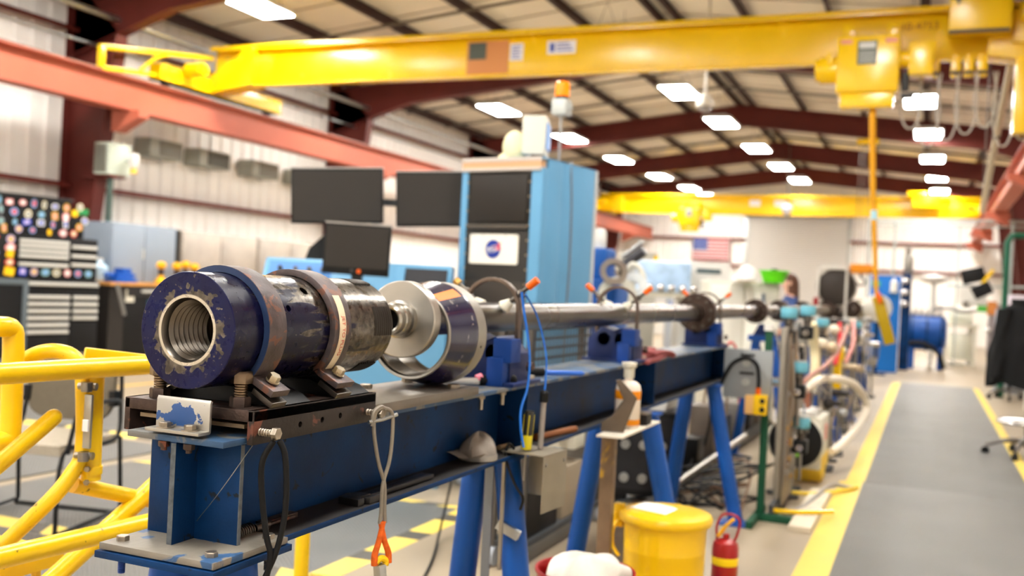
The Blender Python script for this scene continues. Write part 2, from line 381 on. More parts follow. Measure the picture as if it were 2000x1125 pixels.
# ================================================================= overhead cranes
PL = mat('crane_pink', (206, 140, 84), .45); DK = mat('plate_dark', (84, 92, 84), .5); LBL = mat('label_white', (232, 232, 236), .5)
INK = mat('ink_dark', (50, 52, 58), .6); INKB = mat('ink_blue', (70, 90, 170), .6); INKR = mat('ink_red', (196, 60, 60), .6)
def crane(y, z0, z1, label, near):
    t = thing('bridge_crane', label, 'crane', (0, y, z0)); h = z1 - z0
    m = MB(); m.box(-10.75, 1.35, -.006, .006, 0, h); m.box(-10.75, 1.35, -.09, .09, 0, .018); m.box(-10.75, 1.35, -.15, .15, h - .02, h)
    m.box(-10.75, 1.35, -.16, -.148, h - .075, h); m.box(-10.75, 1.35, .148, .16, h - .075, h)
    m.obj('girder', YEL, t, .003)
    for s, x in ((-1, -10.8), (1, 1.4)):
        zt = 4.16 - z0
        m = MB(); m.box(x - .11, x + .11, -1.3, 1.7, zt + .06, zt + .3); m.box(x - .13, x + .13, -1.3, 1.7, zt + .06, zt + .075); m.box(x - .13, x + .13, -1.3, 1.7, zt + .285, zt + .3)
        m.prism([(-s * .1, zt + .34), (-s * .9, h * .98), (-s * .9, 0), (-s * .1, zt + .06)], (x, -.2, 0), (1, 0, 0), (0, 0, 1), (0, .4, 0))
        m.obj('end_truck', YEL, t, .008)
        for yy in (-1.05, 1.45): MB().cyl((x - .05, yy, zt + .1), (x + .05, yy, zt + .1), .1).obj('wheel', DGREY, t)
        m = MB(); m.cyl((x - s * .14, -.75, zt + .3), (x - s * .42, -.75, zt + .3), .11, n=18).cyl((x - s * .42, -.75, zt + .3), (x - s * .47, -.75, zt + .3), .085, n=18).obj('drive_motor', YEL, t)
        m = MB(); m.box(x - .04, x + .04, -2.38, -2.3, zt + .005, h * .2); m.bar((x, -2.34, h * .17), (x, -.05, h * .74), .08, .07); m.bar((x, -2.34, zt), (x, -1.3, zt + .12), .08, .06)
        m.obj('bumper_frame', YEL, t, .006)
        MB().tube([(x - s * .1, -1.7, zt + .1), (x - s * .22, -1.4, h * .3), (x - s * .26, -.7, h * .55)], .025, 8, smooth=4).obj('cable_guard', YEL, t)
    if near:
        x = -6.27; MB().box(x, x + .65, -.012, -.006, .05, h - .1).obj('capacity_board', PL, t)
        MB().box(x + .03, x + .3, -.018, -.012, h - .36, h - .12).obj('maker_plate', DK, t)
        a = MB().box(-5.6, -5.4, -.018, -.006, h - .4, h - .16).obj('white_notice', LBL, t); b = MB().box(-5.04, -4.62, -.018, -.006, h - .33, h - .15).obj('wide_notice', LBL, t)
        m = MB()
        for k in range(5): m.box(-5.57, -5.43 - .03 * (k % 2), -.021, -.018, h - .37 + k * .04, h - .355 + k * .04)
        m.box(-5.0, -4.93, -.021, -.018, h - .3, h - .18)
        for k in range(3): m.box(-4.9, -4.66 - .03 * k, -.021, -.018, h - .29 + k * .045, h - .272 + k * .045)
        m.obj('notice_print', INKB, t)
        text('lettering', '10-4753', .13, mat('crane_lettering', (150, 90, 20), .6), t, Matrix.Translation((-.25, -.012, h - .2)) @ Matrix.Rotation(PI / 2, 4, 'X'))
        text('lettering', 'HANDLE', .085, mat('crane_lettering_dark', (110, 80, 20), .6), t, Matrix.Translation((-10.25, -.21, h * .66)) @ Matrix.Rotation(PI / 2, 4, 'X'))
        cb = MB().box(.07, .72, -.52, -.17, h - .4, h + .36).obj('control_box', YEL, t, .012)
        MB().box(.1, .69, -.535, -.52, h - .38, h + .34).obj('control_box_door', YEL, t, .004)
        MB().cyl((.16, -.535, h - .04), (.16, -.56, h - .04), .03).cbox((.16, -.565, h - .06), (.02, .015, .1)).obj('latch', INK, t)
        MB().box(.07, .7, -.54, -.5, h - .43, h - .4).obj('drip_lip', DGREY, t)
        m = MB(); m.cyl((.95, -.5, h), (.95, .3, h), .12).cyl((.82, -.3, h - .18), (1.3, -.3, h - .18), .1); m.box(.75, 1.35, -.25, .25, h - .5, h - .12); m.obj('bridge_drive', YEL, t, .01)
        MB().box(.78, 1.0, -.5, -.25, -.95, -.1).obj('terminal_box', YEL, t, .01)
    else:
        for x in (-5.6, -4.8): MB().box(x, x + .35, -.018, -.006, h - .35, h - .15).obj('white_notice', LBL, t)
        m = MB(); m.box(-.6, .2, -.4, -.17, h - .35, h + .05); m.cyl((-.75, -.3, h + .05), (-.2, -.3, h + .05), .1); m.obj('control_box', YEL, t, .01)
    return t
C1 = crane(12.9, 4.35, 4.97, 'long yellow bridge crane girder nearest the camera, spanning the whole roof', True)
C2 = crane(33.4, 4.15, 4.80, 'smaller looking yellow bridge crane far off in front of the back wall', False)
def hoist(x, y, zt, label):
    t = thing('chain_hoist', label, 'hoist', (x, y, zt))
    MB().box(-.35, .35, -.26, .06, -.45, .22).obj('body', YEL, t, .02)
    MB().box(-.33, .33, -.275, -.26, -.42, .19).obj('front_cover', YEL, t, .006)
    p = MB().box(-.12, .1, -.283, -.275, -.13, .15).obj('rating_plate', DK, t)
    m = MB()
    for k in range(6): m.box(-.1, .08, -.286, -.283, -.11 + k * .025, -.101 + k * .025)
    m.box(-.1, .08, -.286, -.283, .06, .13); m.obj('plate_print', mat('plate_print', (206, 206, 200), .5), p)
    for xx in (-.31, .19): MB().box(xx, xx + .13, -.28, -.275, .12, .17).obj('warning_label', mat('warning_pink', (226, 150, 130), .5), t)
    MB().cyl((-.35, -.1, -.15), (-.55, -.1, -.15), .16, n=24).cyl((-.55, -.1, -.15), (-.6, -.1, -.15), .13, n=24).box(-.46, -.4, -.28, -.2, -.1, .02).obj('motor', YEL, t, .004)
    MB().cyl((.35, -.1, -.05), (.5, -.1, -.05), .1, n=20).box(.45, .72, -.24, .06, -.25, .12).obj('gearbox', YEL, t, .01)
    MB().cyl((.42, -.1, -.42), (.42, -.1, -.2), .045).box(.38, .52, -.2, 0, -.5, -.46).obj('limit_switch', DGREY, t)
    MB().box(-.3, .3, -.22, .02, -.62, -.45).obj('chain_bag', YEL, t, .02)
    for xx in (-.25, .25): MB().box(xx - .06, xx + .06, .0, .05, .1, .42).cyl((xx, -.02, .33), (xx, .05, .33), .07).obj('trolley', YEL, t, .004)
    return t
H1 = hoist(-.79, 12.66, 4.35, 'boxy yellow electric hoist hanging under the near crane girder')
# pendant cord and control
t = thing('pendant_control', 'yellow crane pendant, hanging on a long yellow strap from the near hoist', 'control', (-.72, 12.6, 3.72))
MB().tube([(0, 0, .02), (.03, .0, -.6), (.06, 0, -1.1), (.1, 0, -1.6), (.14, 0, -2.1), (.16, 0, -2.24)], [.042, .022], 10, smooth=5).obj('strap', mat('strap_yellow', (214, 152, 22), .6), t)
MB().cyl((.075, -.0, -1.2), (.079, 0, -1.31), .04).obj('clip', mat('clip_pale_blue', (170, 214, 226), .4), t)
MB().bar((.16, 0, -2.22), (.33, .0, -2.78), .05, .13, up=(1, 0, 0)).obj('pendant_body', mat('pendant_yellow', (168, 138, 4), .5), t, .01)
MB().bar((.165, -.03, -2.18), (.2, -.03, -2.3), .045, .05, up=(1, 0, 0)).obj('stop_button', ORANGE, t, .006)
# festoon: trolleys and hanging cable loops
for k in range(4):
    f = thing('festoon_trolley', 'yellow festoon trolley, %s right of the near hoist' % ORD[k], 'trolley', (-.06 + k * .14 + (.09 if k else 0), 12.78, 4.36), group='festoon trolleys')
    MB().box(-.055, .055, -.06, .06, -.24, -.02).box(-.04, .04, -.03, .03, -.02, .02).obj('carriage', YEL, f, .008)
    MB().cyl((-.05, -.065, -.2), (.05, -.065, -.2), .02, n=10).obj('cable_saddle', DGREY, f)
CAB = mat('grey_cable', (176, 170, 160), .5)
for k in range(7):
    x = -.3 + .2 * k; d = .62 + .07 * ((k * 3) % 4); wv = .13
    f = MB().tube([(x - wv * .6, 12.72, 4.16), (x - wv * .9, 12.71, 4.16 - d * .6), (x - wv * .4, 12.7, 4.16 - d), (x + wv * .4, 12.7, 4.16 - d), (x + wv * .9, 12.71, 4.16 - d * .6), (x + wv * .6, 12.72, 4.16)], .011, 8, smooth=5).obj('festoon_cable', CAB)
    tag(f, 'grey festoon cable loop under the near crane, %s from the hoist' % ORD[k], 'cable', 'festoon cable loops')
# second crane hoist with chain and hook
H2 = dup(H1, (-7.5, 33.2, 4.15), label='small yellow hoist under the far crane near the left wall')
t = thing('hoist_hook_block', 'yellow hook block hanging on chains from the far crane over the gun', 'hook', (-1.5, 25.1, 2.23)); t.scale = (1.25, 1.25, 1.25)
MB().box(-.17, .17, -.1, .1, -.09, .09).cyl((-.17, 0, 0), (-.21, 0, 0), .09).cyl((.17, 0, 0), (.21, 0, 0), .09).obj('block', mat('hook_amber', (190, 116, 6), .45), t, .03)
MB().tube([(0, 0, -.08), (.0, 0, -.16), (.07, 0, -.22), (.05, 0, -.3), (-.03, 0, -.31), (-.08, 0, -.25)], .022, 8, smooth=4).obj('hook', STEELD, t)
m = MB()
for x in (-.13, -.05, .05, .13): m.cyl((x, 0, .08), (x, 0, 2.40), .008, n=6)
m.obj('chain', STEELD, t)
MB().box(-.2, .2, -.06, .06, 2.38, 2.48).obj('trolley', YEL, t, .01)
# ================================================================= the gun: beam, stands, breech, collar, tube
AX = -1.305
def nodes_of(m): return m.node_tree.nodes, m.node_tree.links, m.node_tree.nodes['Principled BSDF']
def breech_paint():
    """navy paint worn to bare grey steel around the bore and along the barrel"""
    m = bpy.data.materials.new('breech_paint'); m.use_nodes = True; N, L, b = nodes_of(m)
    tc = N.new('ShaderNodeTexCoord'); sp = N.new('ShaderNodeSeparateXYZ'); L.new(tc.outputs['Object'], sp.inputs[0])
    def math_(op, a, c=None):
        x = N.new('ShaderNodeMath'); x.operation = op
        for i, v in ((0, a), (1, c)):
            if v is None: continue
            if isinstance(v, (int, float)): x.inputs[i].default_value = v
            else: L.new(v, x.inputs[i])
        return x.outputs[0]
    def noise(s, det=6, dist=0., vec=None):
        n = N.new('ShaderNodeTexNoise'); n.inputs['Scale'].default_value = s; n.inputs['Detail'].default_value = det; n.inputs['Distortion'].default_value = dist
        L.new(vec if vec else tc.outputs['Object'], n.inputs['Vector']); return n.outputs[0]
    def rng(x, a, c, d=0., e=1.):
        r = N.new('ShaderNodeMapRange'); L.new(x, r.inputs[0])
        for i, v in ((1, a), (2, c), (3, d), (4, e)): r.inputs[i].default_value = v
        return r.outputs[0]
    rad = math_('SQRT', math_('ADD', math_('POWER', sp.outputs[0], 2.), math_('POWER', sp.outputs[2], 2.)))
    face = rng(sp.outputs[1], .0015, .0035, 1., 0.)
    near = rng(rad, .062, .102, .36, 0.)                      # wear grows towards the bore on the end face
    n1 = noise(40, 9, .35); n2 = noise(120, 4, .3)
    lowz = rng(sp.outputs[2], -.11, .0, .06, 0.)
    wface = math_('ADD', math_('ADD', n1, math_('MULTIPLY', near, .9)), lowz)
    wface = rng(wface, .70, .72)
    wface = math_('MAXIMUM', wface, math_('MULTIPLY', rng(n2, .655, .675), .85))
    mp = N.new('ShaderNodeMapping'); mp.inputs['Scale'].default_value = (38, 7, 38); L.new(tc.outputs['Object'], mp.inputs[0])
    n3 = noise(1., 7, .4, mp.outputs[0])
    along = rng(sp.outputs[1], .02, .3, .0, .22); along2 = rng(sp.outputs[1], .3, .5, 0., .12)
    topz = rng(sp.outputs[2], .02, .1, -.0, .1)
    wside = rng(math_('ADD', math_('ADD', n3, along), math_('ADD', along2, topz)), .69, .74)
    wside = math_('MAXIMUM', wside, rng(noise(120, 3), .70, .72, 0, .6))
    wear = math_('ADD', math_('MULTIPLY', face, wface), math_('MULTIPLY', math_('SUBTRACT', 1., face), wside))
    def mix(f, a, c):
        x = N.new('ShaderNodeMix'); x.data_type = 'RGBA'; L.new(f, x.inputs[0])
        for s, v in ((6, a), (7, c)):
            if isinstance(v, tuple): x.inputs[s].default_value = v
            else: L.new(v, x.inputs[s])
        return x.outputs[2]
    blue = mix(rng(noise(9), .35, .65), lin((3, 12, 64)), lin((7, 6, 46)))
    blue = mix(face, lin((7, 6, 36)), blue)
    bare = mix(rng(noise(60), .35, .65), lin((66, 60, 53)), lin((112, 104, 94)))
    col = mix(wear, blue, bare)
    ringf = rng(rad, .0675, .0695, 1., 0.); ring = math_('MULTIPLY', face, ringf)
    col = mix(ring, col, lin((196, 186, 168)))
    L.new(col, b.inputs['Base Color'])
    L.new(math_('MULTIPLY', math_('MAXIMUM', wear, ring), rng(sp.outputs[1], .0, .02, .55, 1.)), b.inputs['Metallic'])
    L.new(rng(n1, .3, .7, .2, .42), b.inputs['Roughness'])
    b.inputs['Coat Weight'].default_value = .1; b.inputs['Coat Roughness'].default_value = .15; b.inputs['Specular IOR Level'].default_value = .2
    bp = N.new('ShaderNodeBump'); bp.inputs['Strength'].default_value = .25; bp.inputs['Distance'].default_value = .0012
    L.new(math_('SUBTRACT', 1., wear), bp.inputs['Height']); L.new(bp.outputs[0], b.inputs['Normal'])
    return m
BP = breech_paint()
CLAMP = mat('clamp_steel', (84, 74, 74), .48, .55, .35, 26, chips=((112, 76, 62), 30, .36, .4), bump=(120, .1))
CLAMPE = mat('clamp_edge_blue', (26, 48, 86), .5, .1, .15, 20)
def bolt(name, p, d, af, h, parent, washer=0., shank=0., m=BOLT, thread=0):
    b = MB().hexa(p, d, af, h)
    P = Vector(p); D = Vector(d).normalized()
    if washer: b.cyl(P - D * .0025, P, washer, n=20)
    if shank:
        b.cyl(P - D * shank, P, af * .29, n=12)
        for k in range(thread): b.lathe([(af * .29, 0), (af * .34, .3 * shank / thread), (af * .29, .6 * shank / thread)], P - D * (shank * (k + .8) / thread), D, 12)
    return b.obj(name, m, parent)
# ---- beam
B = thing('support_beam', 'long dark blue steel I-beam carrying the gun', 'beam', (AX, 1.5, .853))
ZT = 1.084 - .853; L_ = 5.08
MB().box(-.115, .115, 0, L_, ZT - .012, ZT).obj('top_flange', mat('flange_worn', (52, 78, 108), .42, 0., .2, 8, chips=((112, 112, 110), 8, .5, .5), bump=(90, .08)), B, .0015)
MB().box(-.115, .115, 0, L_, .0, .012).obj('bottom_flange', BLUE, B, .0015)
MB().box(-.006, .006, 0, L_, .012, ZT - .012).obj('web', BLUE, B)
MB().box(-.0058, .0058, -.0008, .0002, .014, ZT - .014).obj('worn_edge', mat('worn_edge', (84, 90, 96), .5, .4, .4, 60), B)
for s in (-1, 1): MB().box(s * .109 - .0008, s * .109 + .0008, .0618, .0714, .014, ZT - .014).obj('worn_edge', MATS['worn_edge'], B)
for xa, xb in ((.0065, .1125), (-.1125, -.0065)): MB().box(xa, xb, .18, L_ - .02, .0121, .0128).obj('grime_shade', mat('flange_grime_shade', (40, 37, 36), .6, 0, .4, 10), B)  # dark sheet over the lower flange: grime plus shadow painted into its colour
sm = MB().box(.006, .109, 0, .009, .012, ZT - .012).mesh('stiffener', BLUE, .001); sm2 = MB().box(-.109, -.006, 0, .009, .012, ZT - .012).mesh('stiffener', BLUE, .001)
for y in (.062, 1.54, 3.2, L_ - .012): inst('stiffener', sm, B, (0, y, 0)); inst('stiffener', sm2, B, (0, y, 0))
# ---- front base plates on the beam end and its bolts
m = MB().box(-.118, .15, -.055, .17, .012, .0245); m.obj('base_plate', mat('plate_worn', (120, 114, 104), .5, .2, .2, 12, chips=((40, 78, 120), 12, .3, 0.), bump=(80, .1)), B, .0012)
MB().box(-.124, .154, -.06, .18, -.004, .009).obj('lower_plate', BLUE, B, .0012)
for x, y in ((-.092, -.022), (.118, -.022), (.125, .14)):
    b = bolt('bolt', (x, y, .0245), (0, 0, 1), .021, .0095, B)
    q = MB().hexa((x, y, -.004), (0, 0, -1), .021, .01).cyl((x, y, -.014), (x, y, -.038), .0062, n=12)
    for k in range(7): q.lathe([(.0062, 0), (.0074, .0012), (.0062, .0024)], (x, y, -.0165 - k * .003), (0, 0, -1), 12)
    q.obj('nut', mat('blue_nut', (40, 70, 140), .4, .3, .2, 50) if x < 0 else BOLT, B)
for y in (1.2, 1.36): bolt('bolt', (.095, y, ZT - .012), (0, 0, -1), .02, .012, B, shank=0)
for y in (1.2, 1.36): MB().cyl((.095, y, ZT - .024), (.095, y, ZT - .055), .0065, n=12).obj('bolt_shank', BOLT, B)
# ---- stands
def stand(y, label, lt, lf, rt, rf, r=.045, tilt=0):
    t = thing('pipe_stand', label, 'stand', (AX, y, 0))
    H = .853 - .004 - (.0 if y > 2 else .0)
    for a, b in ((lt, lf), (rt, rf)):
        MB().cyl((b, tilt, .012), (a, 0, H - .012), r, n=24).obj('leg', BLUEL, t)
        MB().box(b - .09, b + .09, tilt - .09, tilt + .09, 0, .012).obj('foot_plate', BLUEL, t, .001)
    MB().box(min(lt, rt) - .05, max(lt, rt) + .05, -.07, .07, H - .0125, H).obj('top_plate', BLUEL, t, .001)
    return t
stand(1.60, 'blue pipe stand under the near end of the beam', -.07, -.16, .075, .17)
s2 = stand(3.02, 'blue pipe stand with two close upright legs below the crumpled grey cap', -.05, -.12, .055, .17)
MB().bar((.008, -.03, .84), (.02, -.05, .1), .03, .006, up=(0, 1, 0)).obj('flat_strip', mat('strip_steel', (120, 126, 136), .4, .7), s2)
MB().bar((.055, -.05, .63), (.13, -.05, .6), .02, .03).obj('bracket', GALV, s2)
s3 = stand(4.5, 'blue pipe stand behind the yellow waste can', -.09, -.2, .14, .34)
s4 = stand(6.25, 'blue pipe stand at the far end of the beam, nearest the green post', -.07, -.16, .09, .27)
# ---- breech saddle: channel frame on the beam
S = thing('breech_saddle', 'rusty steel channel frame bolted over the beam end, holding the breech', 'frame', (AX, 1.56, 1.084))
x0, x1, ln = -.182, .135, .455
MB().box(x0, x1, 0, ln, .031, .054).obj('top_plate', RUST, S, .0025)
sp_ = MB().box(x1 - .014, x1, 0, ln, -.012, .054).obj('side_plate', mat('side_plate_steel', (56, 50, 47), .48, .75, .25, 10, chips=((110, 66, 52), 14, .2, .4), bump=(100, .06)), S, .002)
mat('hole', (20, 18, 18), .7)
sp_.data.materials.append(MATS['hole'])
cut(sp_, [MB().cyl((x1 - .03, y, z), (x1 + .03, y, z), .0066, n=20) for y, z in ((.155, .012), (.235, .013), (.305, .015))])
MB().box(x0, x0 + .014, 0, ln, -.012, .054).obj('side_plate', RUST, S, .002)
MB().box(x0 + .03, x1 - .03, .012, ln - .02, .016, .024).obj('inner_plate', mat('shim_plate', (122, 104, 82), .5, .5, .2, 20), S)
# jack bolts at the front corners
for x in (-.125, .075):
    j = MB().hexa((x, .035, .054), (0, 0, 1), .036, .02); j.obj('jam_nut', RUST, S)
    b = MB().cyl((x, .035, .07), (x, .035, .105), .0125, n=16)
    for k in range(5): b.lathe([(.0115, 0), (.0143, .002), (.0115, .004)], (x, .035, .076 + k * .005), (0, 0, 1), 16)
    b.hexa((x, .035, .1), (0, 0, 1), .038, .024); b.obj('jack_bolt', mat('bronze_bolt', (128, 110, 90), .36, 1., .25, 40), S)
# hanging bolts in the right side plate
for y, n in ((.022, 6), (.418, 5)):
    bolt('hanging_bolt', (x1 + .032, y, .012), (1, 0, 0), .022, .011, S, shank=.034, thread=n)
# V blocks under the breech, welded wedges and strap ears
for yb in (.075, .31):
    MB().prism([(-.15, 0), (.125, 0), (.1, .016), (.045, .0325), (-.045, .0325), (-.1, .016)], (0, yb, .0545), (1, 0, 0), (0, 0, 1), (0, .13, 0)).obj('cradle_block', BLACK, S, .002)  # cradle coloured black so the shadow under the breech is in its paint
# ---- breech cylinder
Bc = thing('breech_cylinder', 'heavy navy breech cylinder with a threaded bore and worn paint', 'cylinder', (AX, 1.52, 1.2845))
R = .113
prof = [(.0625, .0), (R - .0015, 0), (R, .0015), (R, .508), (.1085, .511), (.1085, .602), (.106, .605), (.05, .605), (.05, .2)]
bore = [(.0625, 0), (.060, .004), (.0575, .012)]
y = .016
while y < .125:
    bore += [(.0585, y), (.0515, y + .006), (.0512, y + .0072), (.0585, y + .0132)]; y += .0138
bore += [(.0575, .135), (.04, .135), (.04, .2)]
m = MB().lathe(prof, n=96); body = m.obj('body', BP, Bc, angle=25)
def pol(a, r): return (r * math.cos(math.radians(a)), r * math.sin(math.radians(a)))
body.data.materials.append(mat('hole_steel', (40, 36, 34), .5, .7))
cuts = []
for a, yy, rr in ((47.4, .268, .0105), (24.8, .180, .0075)):
    cx, cz = pol(a, R - .014); ex, ez = pol(a, R + .02); cuts.append(MB().cyl((cx, yy, cz), (ex, yy, ez), rr, n=24))
cut(body, cuts)
MB().lathe(bore, n=80).obj('threaded_bore', mat('bore_steel', (104, 98, 90), .3, 1., .05, 40), Bc, angle=20)
MB().lathe([(.0, .19), (.045, .19), (.045, .2)], n=40).obj('bore_end', mat('bore_dark', (30, 28, 30), .5, .5), Bc)
TH = mat('thread_dark', (62, 58, 54), .34, 1., .1, 40)
for a0, a1 in ((-9, 27), (66, 98), (-78, -50), (160, 195)):
    pr = [(.106, .515)]; y = .518
    while y < .594: pr += [(.1085, y), (.1135, y + .0028), (.1135, y + .0052), (.1085, y + .008)]; y += .0098
    pr += [(.106, .6)]
    # lathe angles are measured in the frame of +y: x axis = frame x
    fx, fy, fd = frame((0, 1, 0)); s = 1 if fx.x > 0 else -1
    def conv(a):  # world angle (x right, z up) to lathe angle
        v = Vector((math.cos(math.radians(a)), 0, math.sin(math.radians(a)))); return math.atan2(v.dot(fy), v.dot(fx))
    b0, b1 = conv(a0), conv(a1)
    if b1 < b0: b0, b1 = b1, b0
    if b1 - b0 > PI: b0, b1 = b1, b0 + 2 * PI
    MB().lathe(pr, n=14, a0=b0, a1=b1, close=True).obj('thread_sector', TH, Bc, angle=20)
# clamps
def clamp(yc, w, label=None):
    ri, th = .1145, .014
    a1 = math.radians(-38)
    path = [pol(180 + 46.5 - (273 * k / 40), ri) for k in range(41)]          # 218 deg round to -38 deg over the top
    ex, ez = path[-1]; d = Vector((math.cos(math.radians(-60)), math.sin(math.radians(-60))))
    tail = [(ex - .001, ez - .007), (ex + .012, ez - .018), (ex + .058, ez - .042)]
    P = [(-x, z) for x, z in reversed(tail)] + path + tail
    c = MB().strip(P, th, (0, yc, 0), (1, 0, 0), (0, 0, 1), (0, w, 0)).obj('clamp_strap', CLAMP, Bc, .0012)
    # painted edge facing the camera
    e = MB().strip(path, th * .92, (0, yc - .0006, 0), (1, 0, 0), (0, 0, 1), (0, .0005, 0)).obj('strap_edge_paint', CLAMPE, c) if label else None
    dn = Vector((.05, 0, .0866)).normalized()
    for s in (1, -1):
        x, z = tail[-1]; mx = s * (x - .023); mz = z + .0135 + .0125
        nrm = Vector((s * .5, 0, .866))
        MB().hexa((mx + s * .006, yc + w / 2, mz + .0052), nrm, .022, .013).cyl(Vector((mx + s * .006, yc + w / 2, mz + .0052)) - nrm * .002, (mx + s * .006, yc + w / 2, mz + .0052), .0145, n=20).obj('clamp_bolt', mat('bright_bolt', (196, 184, 160), .28, 1., .1, 40), c)
        ax_ = Vector((s * .866, 0, -.5)); o = Vector((s * (x - .016), yc + .004, z - .0005))
        MB().prism([(-.032, -.012), (.022, -.012), (.022, .0), (-.032, .0)], o, ax_, nrm, (0, w - .008, 0)).obj('clamp_ear', STEELD, c, .001)
    return c
clamp(.087, .056, 'edge'); c2 = clamp(.318, .066)
# paper label on the second clamp: letters bent round the strap
rl = .1145 + .0146
def onstrap(a, y, r=rl): return Vector((r * math.cos(a), y, r * math.sin(a)))
lab = MB().grid(lambda u, v: onstrap(math.radians(36 - 78 * u), .335 + .026 * v), 30, 1); 
lab.obj('paper_label', mat('label_paper', (222, 206, 176), .6, 0, .06, 40), c2)
def bendl(co): return onstrap(math.radians(-6) - co.x / rl, .3405 + .0105 + co.y * 1.0, rl + .0005 + co.z)
text('label_print', 'JET TO PLUG', .0155, mat('label_red', (200, 70, 56), .6), c2, None, ext=.0001, bend=bendl)
# ---- front angle bracket on the flange
K = thing('angle_bracket', 'bare silver angle bracket with patches of blue paint on the near beam end', 'bracket', (AX, 1.5, 1.084))
SILV = mat('bracket_silver', (198, 194, 186), .4, .75, .12, 30)
def bracket_paint():
    m = bpy.data.materials.new('bracket_patches'); m.use_nodes = True; N, L, b = nodes_of(m)
    tc = N.new('ShaderNodeTexCoord'); n = N.new('ShaderNodeTexNoise'); n.inputs['Scale'].default_value = 42; n.inputs['Detail'].default_value = 4; L.new(tc.outputs['Object'], n.inputs['Vector'])
    sp = N.new('ShaderNodeSeparateXYZ'); L.new(tc.outputs['Object'], sp.inputs[0])
    def rg(x, a, c, d=0., e=1.):
        r = N.new('ShaderNodeMapRange'); L.new(x, r.inputs[0])
        for i, v in ((1, a), (2, c), (3, d), (4, e)): r.inputs[i].default_value = v
        return r.outputs[0]
    def mt(o, a, c):
        x = N.new('ShaderNodeMath'); x.operation = o
        for i, v in ((0, a), (1, c)):
            if isinstance(v, float): x.inputs[i].default_value = v
            else: L.new(v, x.inputs[i])
        return x.outputs[0]
    a = mt('ABSOLUTE', mt('SUBTRACT', sp.outputs[0], .004), 0.); c = mt('ABSOLUTE', mt('SUBTRACT', sp.outputs[2], .034), 0.)
    f = rg(mt('SUBTRACT', mt('SUBTRACT', n.outputs[0], mt('MULTIPLY', a, 4.)), mt('MULTIPLY', c, 8.)), .255, .27)
    f = mt('MULTIPLY', f, rg(sp.outputs[2], .014, .018))
    x = N.new('ShaderNodeMix'); x.data_type = 'RGBA'; L.new(f, x.inputs[0]); x.inputs[6].default_value = lin((164, 160, 152)); x.inputs[7].default_value = lin((14, 62, 118)); L.new(x.outputs[2], b.inputs['Base Color'])
    L.new(mt('SUBTRACT', .8, mt('MULTIPLY', f, .8)), b.inputs['Metallic']); b.inputs['Roughness'].default_value = .38
    return m
pth = [(-.004, .0), (.026, .0)] + arc(.026, .006, .006, -PI / 2, 0, 5) + [(.032, .012), (.032, .058), (.034, .061)]
MB().strip([(p[0], p[1]) for p in pth], .006, (-.062, 0, .0065), (0, 1, 0), (0, 0, 1), (.128, 0, 0)).obj('plate', bracket_paint(), K, .0008)
for x in (-.028, .032): bolt('bolt', (x, .013, .015), (0, 0, 1), .02, .009, K, washer=.0165)
for x in (-.028, .032): MB().hexa((x, .013, -.0125), (0, 0, -1), .019, .011).cyl((x, .013, -.02), (x, .013, -.03), .006, n=10).obj('nut', RUST, K)
K.location.y = 1.492
# ---- steel plate under the collar
P_ = thing('steel_plate', 'thick worn steel plate bolted to the beam under the blue collar', 'plate', (AX, 2.02, 1.084))
MB().box(-.115, .127, 0, .59, 0, .023).obj('plate', mat('plate_steel', (116, 108, 98), .4, .7, .2, 7, chips=((80, 68, 55), 6, .35, .6), bump=(70, .05)), P_, .0015)
for x, y in ((-.075, .30), (.09, .5), (-.08, .54)): bolt('bolt', (x, y, .023), (0, 0, 1), .03, .011, P_)
# ---- collar
Cl = thing('threaded_collar', 'loose navy and grey threaded collar ring with an orange mark', 'ring', (AX, 2.41, 1.107 + .1475))
COLG = mat('collar_steel', (156, 152, 144), .5, .8, .1, 12)
pr = [(.116, .002), (.122, .0), (.1235, .0015), (.124, .004)]
MB().lathe(pr + [(.1462, .118), (.1475, .124), (.1475, .19), (.145, .192), (.112, .192)], n=96).obj('ring_body', COLG, Cl, angle=22)
inn = [(.116, .002)]; y = .012
while y < .09: inn += [(.113, y), (.108, y + .003), (.108, y + .006), (.113, y + .009)]; y += .0115
inn += [(.118, .1), (.118, .18), (.112, .192)]
MB().lathe(inn, n=80).obj('inner_thread', mat('collar_thread', (120, 114, 106), .35, 1.), Cl, angle=20)
MB().lathe([(.1248, .006), (.1468, .118), (.1481, .1245), (.1481, .132)], n=96).obj('painted_band', NAVY, Cl, angle=22)
def conev(a, y, r=.0009): 
    rr = .124 + (.1462 - .124) * min(1, max(0, (y - .004) / .114)) + r + (.0012 if y > .118 else 0); return Vector((rr * math.cos(a), y, rr * math.sin(a)))
MB().grid(lambda u, v: conev(math.radians(62 - 13 * u), .008 + .122 * v), 4, 6).obj('orange_mark', mat('orange_paint', (220, 112, 20), .45), Cl)
for a in (-12, 140): 
    cx, cz = pol(a, .1462); ex, ez = pol(a, .1478); MB().cyl((cx, .16, cz), (ex, .16, ez), .004, n=14).obj('pin_hole', MATS['hole'], Cl)
